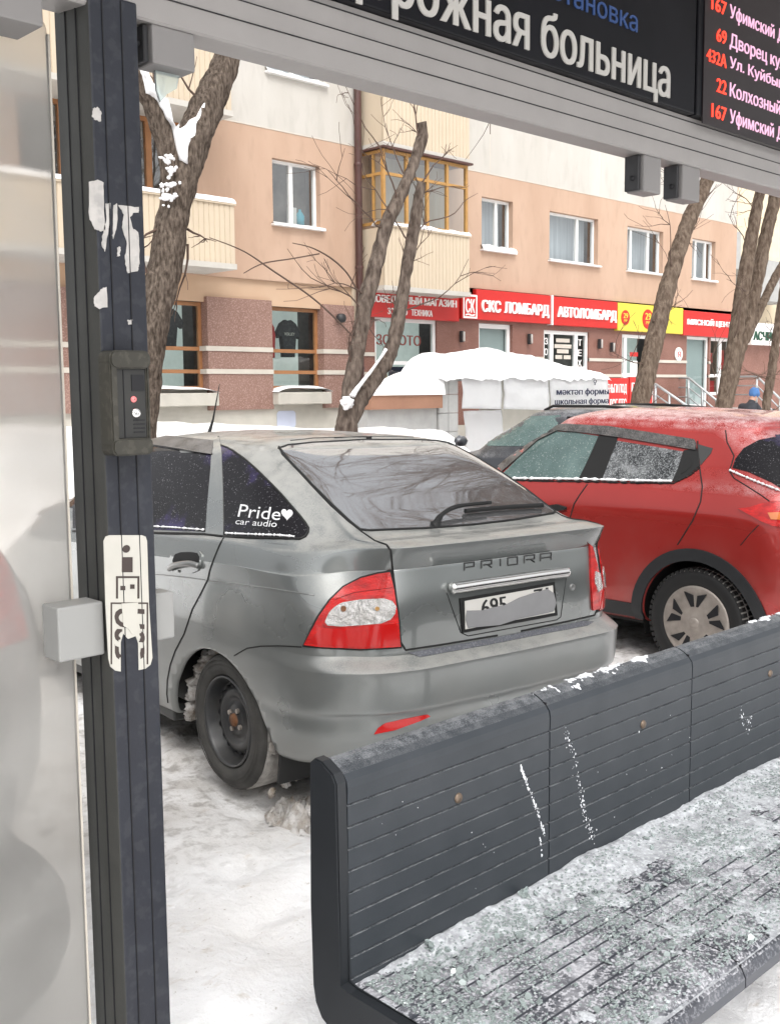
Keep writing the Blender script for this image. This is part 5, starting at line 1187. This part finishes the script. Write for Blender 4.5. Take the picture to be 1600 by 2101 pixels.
P_.ppatch('red_lens', [(1207, 1114), (1212, 1122), (1222, 1160), (1231, 1205), (1236, 1246), (1213, 1252), (1209, 1190)], M['lens_red'], .0105, 5, t1m, False)
P_.ppatch('clear_lens', [(1216, 1172), (1225, 1176), (1230, 1205), (1222, 1214), (1216, 1196)], M['lens_clear'], .0155, 4, t1m, False)
for q in ([(686, 1232), (730, 1217), (806, 1206)], [(664, 1280), (668, 1287), (720, 1290), (816, 1278)], [(652, 1306), (740, 1311), (817, 1304)]):
    P_.pline('lens_rib', q, M['lens_rib'], .0011, .0105, t1_, False)
# hatch furniture
P_.pline('plate_recess', [(916, 1216), (945, 1298), (960, 1305), (1142, 1272), (1150, 1266), (1162, 1180)], M['seam'], .0022, 0, mirror=False)
cp_ = [P_.hit(x, y, .020) for x, y in ((918, 1208), (930, 1206), (990, 1197), (1040, 1190), (1100, 1181), (1145, 1175), (1158, 1173))]
bm = bmesh.new(); tube(bm, spline([tuple(p) for p in cp_], 6), [.010] + [.017] * 2 + [.0235] * 31 + [.017] * 2 + [.010], 20); P_.part('chrome_strip', bm, M['chrome'], None, True)
pl = P_.ppatch('number_plate', [(941, 1228), (1135, 1194), (1141, 1262), (947, 1298)], M['rubber'], .008, 10, None, False)
P_.ppatch('plate_face', [(950, 1233), (1130, 1201), (1134, 1256), (951, 1290)], M['plate'], .011, 10, pl, False)
P_.text('plate_digits', '695', [(984, 1262), (1036, 1253), (1034, 1222), (982, 1231)], M['badge'], .0125, .03, pl); P_.text('plate_digits', '71', [(1092, 1236), (1122, 1231), (1120, 1205), (1090, 1210)], M['badge'], .0125, .03, pl)
P_.ppatch('grime_or_cover', [(953, 1252), (985, 1251), (1008, 1245), (1032, 1240), (1060, 1226), (1090, 1216), (1118, 1208), (1131, 1216), (1136, 1236), (1131, 1253), (1100, 1260), (1060, 1268), (1020, 1281), (985, 1284), (956, 1287), (951, 1270)], M['plate_cover'], .0145, 9, pl, False, -.008)  # added grey patch standing in for blurred-out digits, not dirt on the plate
GL = {'P': [[(0, 0), (0, 1), (1, 1), (1, .42), (.18, .42)]], 'R': [[(0, 0), (0, 1), (1, 1), (1, .45), (.2, .45)], [(.6, .45), (1, 0)]], 'I': [[(.5, 0), (.5, 1)]], 'O': [[(0, 0), (0, 1), (1, 1), (1, 0), (0, 0)]], 'A': [[(0, 0), (0, 1), (1, 1), (1, 0)], [(0, .42), (1, .42)]]}
for k, (ch, xa, xb) in enumerate((('P', 952, 972), ('R', 987, 1008), ('I', 1022, 1030), ('O', 1041, 1061), ('R', 1075, 1096), ('A', 1108, 1130))):
    bm = bmesh.new()
    for st_ in GL[ch]:
        pts = []
        for (u, w) in st_:
            x = lerp(xa, xb, u); yb = lerp(1171, 1149, (x - 951) / 180); q = (x, yb - 15 * w)
            if pts:
                for t in (.33, .66): pts.append((lerp(last[0], q[0], t), lerp(last[1], q[1], t)))
            pts.append(q); last = q
        tube(bm, [P_.hit(x, y, .002) for x, y in pts], .0028, 6)
    P_.part('badge', bm, M['badge'])
q = P_.hit(1173, 1205); bm = bmesh.new(); lathe(bm, [(.016, .004), (.015, -.006), (.009, -.007), (.007, -.004), (.001, -.004)], 20, 'x', q); P_.part('lock', bm, M['crease'], None, True)
P_.ppatch('reflector', [(767, 1507), (775, 1494), (790, 1484), (830, 1475), (876, 1466), (882, 1470), (860, 1480), (810, 1498)], M['lens_dark'], .004, 8)
bm = bmesh.new(); prism(bm, [(-.905, .675), (-.868, .703), (-.862, .690), (-.90, .655)], -.60, .60, 'xz'); 
P_.ppatch('bumper_step', [(836, 1339), (900, 1329), (1000, 1311), (1100, 1292), (1200, 1274), (1218, 1276), (1205, 1284), (1100, 1304), (1000, 1324), (900, 1342), (862, 1349)], M['bumper_step'], .003, 10, None, False); bm.free()
bm = bmesh.new(); prism(bm, [(-.83, .345), (-.70, .345), (-.66, .235), (-.78, .235)], -.62, .62, 'xz')
bmesh.ops.bevel(bm, geom=bm.edges[:], offset=.012, segments=2, affect='EDGES'); P_.part('valance', bm, M['sill_grey'])
for sg in (1, -1): P_.part('sill', bmbox(.56, 2.1, sg * .70, sg * .79, .155, .235, .01), M['sill_grey'])
bm = bmesh.new(); prism(bm, [(-.37, .12), (-.40, .345), (-.385, .345), (-.355, .12)], .62, .80, 'xz'); P_.part('mud_flap', bm, M['rubber'])
# wiper
wp = [P_.hit(*q, o_) for q, o_ in (((893, 1078), .012), ((905, 1066), .03), ((935, 1055), .04), ((1000, 1047), .04))]
bm = bmesh.new(); tube(bm, spline([tuple(p) for p in wp], 5), [.014] * 4 + [.010] * 7 + [.008] * 5, 8); wpo = P_.part('wiper', bm, M['rubber'], None, True)
bl = [P_.hit(x, y, .018) for x, y in ((952, 1056), (1000, 1051), (1050, 1047), (1085, 1045), (1110, 1044))]
bm = bmesh.new(); tube(bm, bl, .011, 6); P_.part('wiper_blade', bm, M['rubber'], wpo)
bm = bmesh.new(); lathe(bm, [(.022, 0), (.02, .02), (.001, .024)], 16, 'z', P_.hit(893, 1080)); P_.part('wiper_hub', bm, M['rubber'], wpo, True)
bm = bmesh.new(); q = P_.hit(757, 901); box(bm, q.x - .012, q.x + .012, q.y - .01, q.y + .01, q.z - .003, q.z + .014, .003, 1); P_.part('washer_jet', bm, M['rubber'])
q = P_.cast(1.55, .02, 'T'); bm = bmesh.new(); tube(bm, [q, q + Vector((.03, 0, .02)), q + Vector((-.02, 0, .10)), q + Vector((-.10, 0, .30))], [.018, .012, .006, .002], 8); P_.part('aerial', bm, M['rubber'], None, True)
# handle
h1, h1m = P_.ppatch('door_handle', A_((170, 860), (176, 825), (205, 803), (300, 796), (345, 803), (361, 824), (356, 885), (335, 918), (300, 932), (200, 926), (172, 902)), M['paint_grey'], .006, 7)
P_.ppatch('handle_recess', A_((190, 856), (205, 822), (240, 810), (300, 808), (335, 815), (348, 838), (345, 866), (270, 872), (196, 878)), M['seam'], .0075, 6, h1, h1m)
hb = [P_.hit(*q, o_) for q, o_ in zip(A_((176, 905), (215, 888), (265, 878), (315, 876), (346, 890)), (.010, .022, .027, .024, .010))]
for sg, hpn in ((1, h1), (-1, h1m)):
    bm = bmesh.new(); tube(bm, spline([(p.x, p.y * sg, p.z) for p in hb], 6), .0135, 12); P_.part('handle_grip', bm, M['crease'], hpn, True)
# decals
P_.text('decal', 'Pride', [(489, 1061), (575, 1069), (579, 1044), (495, 1035)], M['white_decal'], .0048, .0, w2); P_.text('decal', 'car audio', [(484, 1076), (568, 1083), (571, 1070), (487, 1064)], M['white_decal'], .0048, .0, w2)
hpx = []
for k in range(28):
    t = 2 * math.pi * k / 28; hpx.append((589.5 + 11.5 * math.sin(t) ** 3, 1056 - .78 * (13 * math.cos(t) - 5 * math.cos(2 * t) - 2 * math.cos(3 * t) - math.cos(4 * t)) + 1.0 * math.sin(t) ** 3))
P_.ppatch('decal', hpx, M['white_decal'], .005, 4, w2, False, .002)
def steel_wheel(c):
    w = bpy.data.objects.new('wheel', None); COL.objects.link(w); w.parent = c.root; w.empty_display_size = .1
    bm = bmesh.new(); lathe(bm, [(.185, -.085), (.24, -.098), (.275, -.092), (.2905, -.07), (.294, -.03), (.294, .035), (.2905, .070), (.281, .086), (.262, .095), (.232, .098), (.207, .093), (.1925, .078), (.19, .06)], 72, 'y')
    build('tyre', bm, M['tyre'], w, True)
    bm = bmesh.new(); lathe(bm, [(.2942, -.078), (.297, -.06), (.2975, .045), (.2935, .066)], 90, 'y')
    for v in bm.verts: v.co += v.co.normalized() * .004 * nz(v.co, 40)
    build('tread', bm, M['tread_snow'], w, True)
    for r_ in (.248, .266): bm = bmesh.new(); lathe(bm, [(r_ - .002, .0965), (r_, .0995), (r_ + .002, .096)], 64, 'y'); build('sidewall_ring', bm, M['tyre'], w, True)
    bm = bmesh.new(); lathe(bm, [(.196, .086), (.193, .093), (.188, .092), (.183, .078), (.178, .060), (.172, .040), (.168, .026), (.160, .022), (.150, .030), (.135, .046), (.120, .052), (.108, .050), (.098, .040), (.090, .034), (.076, .034), (.066, .044), (.060, .046), (.036, .046), (.034, .052), (.001, .053)], 64, 'y')
    rm = build('rim', bm, M['steel_rim'], w, True)
    bm = bmesh.new()
    for k in range(18):
        a = 2 * math.pi * k / 18; lathe(bm, [(.0115, -.02), (.0115, .0085), (.001, .0085)], 12, 'y', (.143 * math.cos(a), .0345, .143 * math.sin(a)))
    bmesh.ops.translate(bm, verts=bm.verts[:], vec=(0, .001, 0)); build('rim_holes', bm, M['groove'], rm if False else w, True)
    bm = bmesh.new()
    for k in range(4): a = .5 + math.pi / 2 * k; lathe(bm, [(.012, 0), (.011, .012), (.001, .014)], 8, 'y', (.049 * math.cos(a), .044, .049 * math.sin(a)))
    build('wheel_bolts', bm, M['hubcap'], w)
    bm = bmesh.new(); lathe(bm, [(.030, .048), (.026, .062), (.001, .063)], 24, 'y'); build('hub', bm, M['hub_rust'], w, True)
    return w
gcar.wheels(steel_wheel, [(0, .735, .297, 0), (0, -.735, .297, 0), (2.49, .735, .297, 0), (2.49, -.735, .297, 0)])
arc = [(.07 + (.452 - .012 * (k % 3)) * math.cos(R_(a_)), .715, .135 + .448 * math.sin(R_(a_))) for k, a_ in enumerate(range(4, 92, 4))]
rd = random.Random(4); bm = bmesh.new(); tube(bm, spline(arc, 4), [.020 + .016 * nz((k * .21, 0, 2)) + .010 * nz((k * .7, 3, 2)) for k in range(len(arc) * 4 - 3)], 22, True, .6, 26)
for v in bm.verts: v.co.y = .72 + (v.co.y - .715) * 1.9
gcar.part('slush', bm, M['slush'], None, True)['kind'] = 'stuff'; bm = bmesh.new()
heightfield(bm, -.64, -.20, .46, .86, 80, 70, lambda x, y: -.055 + .085 * max(0, 1 - ((x + .37) / .20) ** 2 - ((y - .68) / .15) ** 2) ** .7 * (.45 + 1.2 * fbm((x, y, 5), 11, 4) + .5 * fbm((x, y, 2), 40, 3)), lambda x, y: ((x + .37) / .20) ** 2 + ((y - .68) / .15) ** 2 < .96)
for k in range(16): snowblob(bm, (-.284 - .03 * rd.random(), rd.uniform(.64, .82), .05 + .26 * rd.random()), .010, .018, .022, 90 + k)
gcar.part('slush', bm, M['slush'], None, True)['kind'] = 'stuff'

# --- red crossover
h_ = R_(88); rc = Car('red_crossover', 'red crossover with snow dusted roof and silver wheel covers, right of the grey hatchback', (6.593, 3.234, -.03), h_)
JX = (0, .7, 1.5, 2.3)
def jrow(*a, **k): k.setdefault('xs', JX); return prow(*a, **k)
JR = [jrow(-.60, -.58, (-.48, .66), (-.36, .72), .30, (.26, .26, .26, .26), (.76, .76, .76, .76), (3.2, .60, .35, .26)),
      jrow(-.72, -.70, (-.58, .72), (-.42, .82), .34, (.33, .31, .31, .31), (.845, .845, .845, .84), (3.3, .66, .4, .30)),
      jrow(-.80, -.78, (-.65, .775), (-.46, .868), .52, (.50, .46, .45, .46), (.885, .872, .868, .87), (3.4, .70, .4, .5)),
      jrow(-.80, -.78, (-.66, .79), (-.46, .882), .74, (.72, .68, .66, .66), (.897, .868, .862, .88), (3.42, .70, .4, .7)),
      jrow(-.75, -.73, (-.62, .785), (-.44, .880), .90, (.88, .84, .82, .82), (.895, .868, .862, .88), (3.38, .68, .4, .85)),
      jrow(-.70, -.68, (-.575, .77), (-.41, .865), 1.02, (1.00, .97, .95, .94), (.885, .868, .862, .86), (3.2, .64, .4, .96)),
      jrow(-.64, -.62, (-.52, .735), (-.36, .825), 1.12, (1.10, 1.08, 1.06, 1.03), (.845, .842, .838, .82), (2.7, .60, .36, 1.04)),
      jrow(-.58, -.56, (-.46, .69), (-.29, .765), 1.20, (1.18, 1.16, 1.14, 1.10), (.785, .80, .80, .76), (2.15, .58, .34, 1.12), xs=(.03, .7, 1.4, 1.85)),
      jrow(-.42, -.40, (-.33, .615), (-.18, .685), 1.33, (1.31, 1.30, 1.29, 1.26), (.70, .735, .735, .69), (1.92, .53, .32, 1.28), ydef=(.28, .52), xs=(.08, .7, 1.25, 1.62)),
      jrow(-.24, -.22, (-.16, .545), (-.02, .61), 1.455, (1.445, 1.455, 1.45, 1.42), (.63, .672, .672, .63), (1.62, .48, .3, 1.43), ydef=(.26, .47), xs=(.16, .7, 1.1, 1.38)),
      jrow(-.20, -.18, (-.11, .51), (.04, .57), 1.505, (1.50, 1.515, 1.515, 1.49), (.59, .63, .63, .59), (1.48, .46, .28, 1.505), ydef=(.25, .44), xs=(.2, .7, 1.06, 1.28)),
      jrow(-.16, -.14, (-.05, .46), (.10, .50), 1.54, (1.548, 1.562, 1.562, 1.548), (.52, .555, .555, .52), (1.36, .40, .24, 1.556), ydef=(.22, .39), xs=(.24, .68, 1.02, 1.2)),
      jrow(.0, .01, (.08, .26), (.2, .28), 1.575, (1.585, 1.600, 1.600, 1.590), (.29, .31, .31, .28), (1.2, .22, .12, 1.592), ydef=(.12, .22), xs=(.32, .66, .94, 1.08)),
      [(.25, 0, 1.590)] + [(.25 + .07 * k, 0, 1.60) for k in range(1, 11)] + [(1.02, 0, 1.602)]]
JA = [(.0, .32, .392), (2.53, .32, .392)]
rc.body(JR, M['paint_red'], (13, 9), JA)
rc.chassis(-.55, 3.0, .60, .2, .5, JA, .84, .33)
Z_ = lambda *q: [(900 + x / 2.286, 780 + y / 2.286) for x, y in q]
Jn = rc
Jn.ppatch('side_window', Z_((300, 438), (350, 462), (655, 466), (700, 375), (750, 262), (640, 245), (540, 240), (470, 280), (380, 360)), M['glass_teal'], .003, 10)
Jn.ppatch('pillar_trim', Z_((655, 468), (765, 470), (800, 380), (835, 290), (838, 268), (752, 258), (700, 375)), M['rubber'], .004, 10)
Jn.ppatch('side_window', Z_((766, 470), (1095, 474), (1120, 420), (1146, 335), (1000, 310), (836, 284), (800, 380)), M['glass_snowy'], .003, 10)
Jn.ppatch('pillar_trim', Z_((1096, 476), (1130, 470), (1180, 440), (1225, 400), (1212, 320), (1150, 330), (1120, 420)), M['rubber'], .004, 9)
Jn.ppatch('corner_trim', Z_((1214, 300), (1285, 320), (1275, 345), (1228, 400)), M['sill_grey'], .003, 8)
Jn.ppatch('door_handle', Z_((1136, 440), (1150, 380), (1170, 358), (1190, 368), (1188, 405), (1150, 436)), M['seam'], .006, 7)
Jn.ppatch('window_visor', Z_((272, 395), (350, 325), (440, 262), (520, 218), (600, 208), (800, 218), (1000, 248), (1200, 280), (1210, 300), (1207, 330), (1000, 295), (840, 268), (700, 250), (560, 238), (470, 282), (380, 360), (300, 430)), M['visor'], .012, 10)
Jn.pline('snow_line', Z_((350, 462), (500, 463), (690, 466), (900, 472), (1095, 476)), M['snow'], .008, .008, mirror=False)
Jn.pline('snow_line', Z_((330, 468), (500, 474), (700, 476), (900, 482), (1100, 484), (1180, 446), (1225, 408)), M['rubber'], .006, .002)
Jn.pline('door_seam', Z_((1214, 285), (1222, 400), (1236, 500), (1228, 570), (1190, 660), (1120, 772)), M['seam'], .0045); Jn.pline('door_seam', Z_((830, 280), (800, 230)), M['seam'], .004)
Jn.pline('door_seam', Z_((697, 488), (660, 540), (635, 580), (615, 650), (600, 760), (610, 900), (640, 1040)), M['seam'], .0045)
Jn.pline('hatch_seam', Z_((1345, 235), (1352, 290), (1385, 355), (1372, 400), (1362, 425), (1385, 460), (1450, 500), (1520, 545), (1560, 575)), M['seam'], .004)
Jn.pline('fuel_flap_seam', Z_((1415, 775), (1460, 720), (1500, 680)), M['seam'], .003, mirror=False)
Jn.ppatch('rear_window', Z_((1378, 412), (1392, 370), (1430, 320), (1500, 282), (1600, 262), (1625, 300), (1625, 520), (1560, 480), (1450, 430)), M['glass_teal'] if False else M['car_glass'], .004, 10)
Jn.pline('snow_line', Z_((1366, 424), (1420, 448), (1500, 482), (1600, 522)), M['snow'], .006, .008, mirror=False)
Jn.apatch('rear_window', [(-.52, 1.19), (.52, 1.19), (.43, 1.45), (-.43, 1.45)], 'B', M['car_glass'], .0025, .05)
Jn.apatch('bumper', [(-.72, .36), (.72, .36), (.74, .60), (.60, .66), (-.60, .66), (-.74, .60)], 'B', M['plastic_black'], .012, .06)
pj = Jn.apatch('number_plate', [(-.26, .80), (.26, .80), (.26, .915), (-.26, .915)], 'B', M['rubber'], .010, .06); Jn.apatch('plate_face', [(-.25, .81), (.25, .81), (.25, .905), (-.25, .905)], 'B', M['plate'], .0125, .06, pj)
Jn.aline('hatch_seam', [(-.60, .70), (-.2, .685), (.2, .685), (.60, .70)], 'B', M['seam'], .004)
tl, tlm = Jn.ppatch('tail_light', Z_((1405, 604), (1460, 598), (1520, 580), (1570, 570), (1640, 570), (1640, 690), (1570, 686), (1520, 666)), M['lens_red'], .012, 8)
Jn.ppatch('orange_lens', Z_((1545, 625), (1640, 622), (1640, 660), (1560, 655)), M['lens_orange'], .017, 8, tl, tlm)
h2, h2m = Jn.ppatch('door_handle', Z_((505, 598), (520, 588), (560, 582), (600, 594), (602, 606), (560, 614), (520, 612)), M['rubber'], .024, 8)
mr = [Vector((1.72, .88, 1.17)), Vector((1.66, 1.02, 1.19))]
bm = bmesh.new(); snowblob(bm, (1.70, .99, 1.19), .055, .10, .075, 1, False); box(bm, 1.68, 1.74, .82, .92, 1.13, 1.17); Jn.part('mirror', bm, M['rubber'], None, True)
bm = bmesh.new(); snowblob(bm, (1.70, -.99, 1.19), .055, .10, .075, 1, False); box(bm, 1.68, 1.74, -.92, -.82, 1.13, 1.17); Jn.part('mirror', bm, M['rubber'], None, True)
for sg in ('L', 'R'):
    for ax, az, ar in JA:
        n = 26; o1 = [(ax + (ar + .072) * math.cos(a), az + (ar + .072) * math.sin(a)) for a in [R_(-4 + 188 * k / n) for k in range(n + 1)]]
        o2 = [(ax + (ar - .002) * math.cos(a), az + (ar - .002) * math.sin(a)) for a in [R_(184 - 188 * k / n) for k in range(n + 1)]]
        Jn.apatch('arch_cladding', o1 + o2, sg, M['plastic_black'], .012, .035, None, .004)
    Jn.apatch('sill_cladding', [(.46, .30), (2.06, .30), (2.06, .385), (.45, .385)], sg, M['plastic_black'], .010, .06)
bm = bmesh.new(); lathe(bm, [(.012, 0), (.012, .02), (.001, .022)], 12, 'x', (0, 0, 0)); bm.free()
def covered_wheel(c):
    w = bpy.data.objects.new('wheel', None); COL.objects.link(w); w.parent = c.root; w.empty_display_size = .1
    bm = bmesh.new(); lathe(bm, [(.21, -.10), (.28, -.112), (.315, -.10), (.325, -.07), (.327, .05), (.322, .080), (.310, .098), (.285, .107), (.255, .108), (.230, .100), (.215, .085)], 72, 'y'); build('tyre', bm, M['rubber'], w, True)
    bm = bmesh.new(); lathe(bm, [(.3272, -.075), (.3285, .0), (.328, .055), (.3235, .080), (.313, .0975)], 80, 'y')
    for v in bm.verts: v.co += v.co.normalized() * .0015 * nz(v.co, 50)
    build('tread', bm, M['tread_snow'], w, True)
    bm = bmesh.new()
    for k in range(58):
        a = 2 * math.pi * k / 58
        for (y0, y1, dr) in ((.060, .099, -.006), (.0, .052, .0), (-.06, -.008, 0)):
            vs = box(bm, -.0125, .0125, y0, y1, .312 + dr, .334 + dr)
            bmesh.ops.rotate(bm, verts=vs, cent=(0, 0, 0), matrix=Matrix.Rotation(a + (.02 if y0 < .05 else 0), 3, 'Y'))
    build('tread_blocks', bm, M['rubber'], w)
    bm = bmesh.new(); lathe(bm, [(.225, .096), (.219, .104), (.205, .104), (.190, .098), (.165, .099), (.13, .102), (.085, .106), (.055, .108), (.040, .112), (.03, .114), (.001, .114)], 60, 'y'); hc_ = build('hub_cover', bm, M['hubcap'], w, True)
    bm = bmesh.new()
    for k in range(5):
        for s_, (a0, a1, r0, r1) in enumerate(((-.40, -.09, .098, .197), (.09, .40, .098, .197))):
            a = 2 * math.pi * k / 5 + .3
            P = [(r0 * math.cos(a + a0 * .75), r0 * math.sin(a + a0 * .75)), (r1 * math.cos(a + a0), r1 * math.sin(a + a0)), (r1 * math.cos(a + a1), r1 * math.sin(a + a1)), (r0 * math.cos(a + a1 * .55), r0 * math.sin(a + a1 * .55))]
            if s_ == 0: P[2] = ((r1 - .03) * math.cos(a + a1), (r1 - .03) * math.sin(a + a1))
            else: P[1] = ((r1 - .03) * math.cos(a + a0), (r1 - .03) * math.sin(a + a0))
            prism(bm, P, .095, .1062)
    build('cover_openings', bm, M['groove'], w)
    bm = bmesh.new(); lathe(bm, [(.032, .1135), (.030, .117), (.001, .118)], 24, 'y'); build('hub', bm, M['hubcap'], w, True)
    return w
rc.wheels(covered_wheel, [(0, .775, .332, 0), (0, -.775, .332, 0), (2.53, .775, .332, 0), (2.53, -.775, .332, 0)])
bm = bmesh.new(); rd = random.Random(9)
for k in range(26): a = R_(rd.uniform(100, 175)); snowblob(bm, (.36 * math.cos(a) * 1.05, rd.uniform(.6, .8), .32 + .37 * math.sin(a)), .02, .03, .02, k)
rc.part('slush', bm, M['slush'], None, True)['kind'] = 'stuff'

# --- graphite car beyond and pale car behind the frosted pane (plainer)
def scaled(rows, sx, sy, sz): return [[(x * sx, y * sy, z * sz) for x, y, z in r] for r in rows]
dc = Car('graphite_car', 'dark graphite car with black roof rails, nose showing beyond the red crossover', (8.93, 5.28, .0), R_(90))
DR = scaled(JR, 1.04, 1.03, .965); DA = [(.0, .32, .38), (2.63, .32, .38)]
dc.body(DR, M['paint_dark'], (7, 5), DA); dc.chassis(-.5, 3.1, .62, .2, .5, DA, .84, .33)
for sg in (1, -1):
    dc.apatch('side_window', [(.9, 1.17), (1.80, 1.15), (1.40, 1.44), (.9, 1.46)], 'L' if sg > 0 else 'R', M['glass_teal'], .004, .08); dc.apatch('side_window', [(.1, 1.2), (.82, 1.17), (.82, 1.45), (.2, 1.42)], 'L' if sg > 0 else 'R', M['car_glass'], .004, .08)
    bm = bmesh.new(); tube(bm, [dc.cast(x, sg * .52, 'T') + Vector((0, 0, h)) for x, h in ((1.2, 0), (1.1, .03), (.5, .035), (.05, .03), (-.05, 0))], .014, 8); dc.part('roof_rail', bm, M['rubber'], None, True)
    bm = bmesh.new(); snowblob(bm, (1.93, sg * .93, 1.20), .045, .085, .055, 1, False); dc.part('mirror', bm, M['paint_dark'], None, True)
dc.apatch('windscreen', [(-.60, 1.16), (.60, 1.16), (.52, 1.47), (-.52, 1.47)], 'F', M['glass_teal'], .006, .06)
dc.aline('wiper', [(.55, 1.15), (.2, 1.16), (-.2, 1.17)], 'F', M['rubber'], .010, .012)
dc.wheels(covered_wheel, [(0, .79, .332, 0), (0, -.79, .332, 0), (2.63, .79, .332, 0), (2.63, -.79, .332, 0)])
vc = Car('pale_car', 'pale car with a red tail light, seen blurred through the frosted pane at the left', (.54, 3.62, .0), R_(90))
VR = scaled(JR, 1.0, 1.08, 1.12); VA = [(.0, .34, .40), (2.53, .34, .40)]
vc.body(VR, M['paint_pale'], (7, 5), VA); vc.chassis(-.5, 3.0, .62, .2, .5, VA, .88, .34)
for sg in ('L', 'R'):
    m_ = 1 if sg == 'L' else -1
    vc.apatch('side_window', [(.1, 1.36), (1.7, 1.32), (1.25, 1.64), (.2, 1.60)], sg, M['car_glass'], .004, .08)
    vc.apatch('tail_light', [(m_ * .60, .98), (m_ * .86, .98), (m_ * .84, 1.30), (m_ * .64, 1.30)], 'B', M['lens_red'], .012, .05)
vc.apatch('rear_window', [(-.55, 1.36), (.55, 1.36), (.46, 1.62), (-.46, 1.62)], 'B', M['car_glass'], .006, .06)
vc.apatch('bumper', [(-.75, .42), (.75, .42), (.75, .62), (-.75, .62)], 'B', M['plastic_black'], .02, .08)
vc.wheels(covered_wheel, [(0, .82, .332, 0), (0, -.82, .332, 0), (2.53, .82, .332, 0), (2.53, -.82, .332, 0)])

# --- rubbish bag behind the frosted pane
bm = bmesh.new(); pb = at(38, 1735, 2.75); snowblob(bm, (pb.x - .10, pb.y, .26), .20, .20, .28, 8, False); snowblob(bm, (pb.x - .10, pb.y, .55), .03, .03, .05, 5)
tag(build('rubbish_bag', bm, M['plastic_black'], smooth=True), 'dark rounded bag on the snow, blurred behind the frosted pane at lower left', 'bag')

# --- person clearing snow by the steps
def person():
    b = at(1528, 850, 12.2); x, y = b.x, b.y; z0 = gz(x, y)
    me = bpy.data.meshes.new('person'); bm = bmesh.new()
    J = {'pel': (0, 0, .88, .15), 'chest': (.10, -.05, 1.18, .17), 'neck': (.18, -.08, 1.40, .065), 'head': (.23, -.10, 1.53, .095), 'top': (.25, -.11, 1.62, .06),
         'hl': (-.03, .10, .82, .10), 'kl': (.02, .12, .46, .075), 'al': (-.04, .13, .06, .06), 'tl': (.12, .13, .03, .05), 'hr': (-.03, -.10, .82, .10), 'kr': (.08, -.13, .46, .075), 'ar': (.06, -.14, .06, .06), 'tr': (.22, -.14, .03, .05),
         'sl': (.12, .17, 1.30, .075), 'el': (.25, .26, 1.08, .06), 'wl': (.42, .20, .98, .045), 'ml': (.48, .18, .96, .04), 'sr': (.12, -.22, 1.30, .075), 'er': (.28, -.30, 1.06, .06), 'wr': (.50, -.22, 1.05, .045), 'mr': (.56, -.2, 1.05, .04)}
    vs = {k: bm.verts.new((x + a, y + c, z0 + d)) for k, (a, c, d, r) in J.items()}
    for a, c in (('pel', 'chest'), ('chest', 'neck'), ('neck', 'head'), ('head', 'top'), ('pel', 'hl'), ('hl', 'kl'), ('kl', 'al'), ('al', 'tl'), ('pel', 'hr'), ('hr', 'kr'), ('kr', 'ar'), ('ar', 'tr'), ('chest', 'sl'), ('sl', 'el'), ('el', 'wl'), ('wl', 'ml'), ('chest', 'sr'), ('sr', 'er'), ('er', 'wr'), ('wr', 'mr')): bm.edges.new((vs[a], vs[c]))
    bm.verts.index_update(); order = list(J); bm.to_mesh(me); bm.free()
    o = bpy.data.objects.new('person', me); COL.objects.link(o); me.materials.append(M['coat'])
    md = o.modifiers.new('skin', 'SKIN'); 
    for i, k in enumerate(order): me.skin_vertices[0].data[i].radius = (J[k][3], J[k][3])
    me.skin_vertices[0].data[0].use_root = True
    o.modifiers.new('smooth', 'SUBSURF').levels = 1; o.modifiers['smooth'].render_levels = 1
    bpy.context.view_layer.update(); m2 = bpy.data.meshes.new_from_object(o.evaluated_get(bpy.context.evaluated_depsgraph_get())); o.modifiers.clear(); o.data = m2; bpy.data.meshes.remove(me)
    m2.materials.clear(); m2.materials.append(M['coat']); m2.materials.append(M['skin'])
    for p in m2.polygons:
        p.use_smooth = True; c = p.center
        if c.z > z0 + 1.41: p.material_index = 1
    tag(o, 'person in dark clothes and a blue hat bending beside the stair rails', 'person')
    bm = bmesh.new(); snowblob(bm, (x + .235, y - .10, z0 + 1.585), .122, .118, .125, 2, False); build('hat', bm, M['blue_hat'], o, True)
    bm = bmesh.new(); tube(bm, [(x + .2, y + .3, z0 + .86), (x + .48, y + .18, z0 + .97), (x + .56, y - .2, z0 + 1.06), (x + .75, y - .35, z0 + 1.2)], .018, 8)
    tag(build('snow_shovel', bm, M['dark']), 'dark shovel handle held by the person in the blue hat', 'shovel')
person()
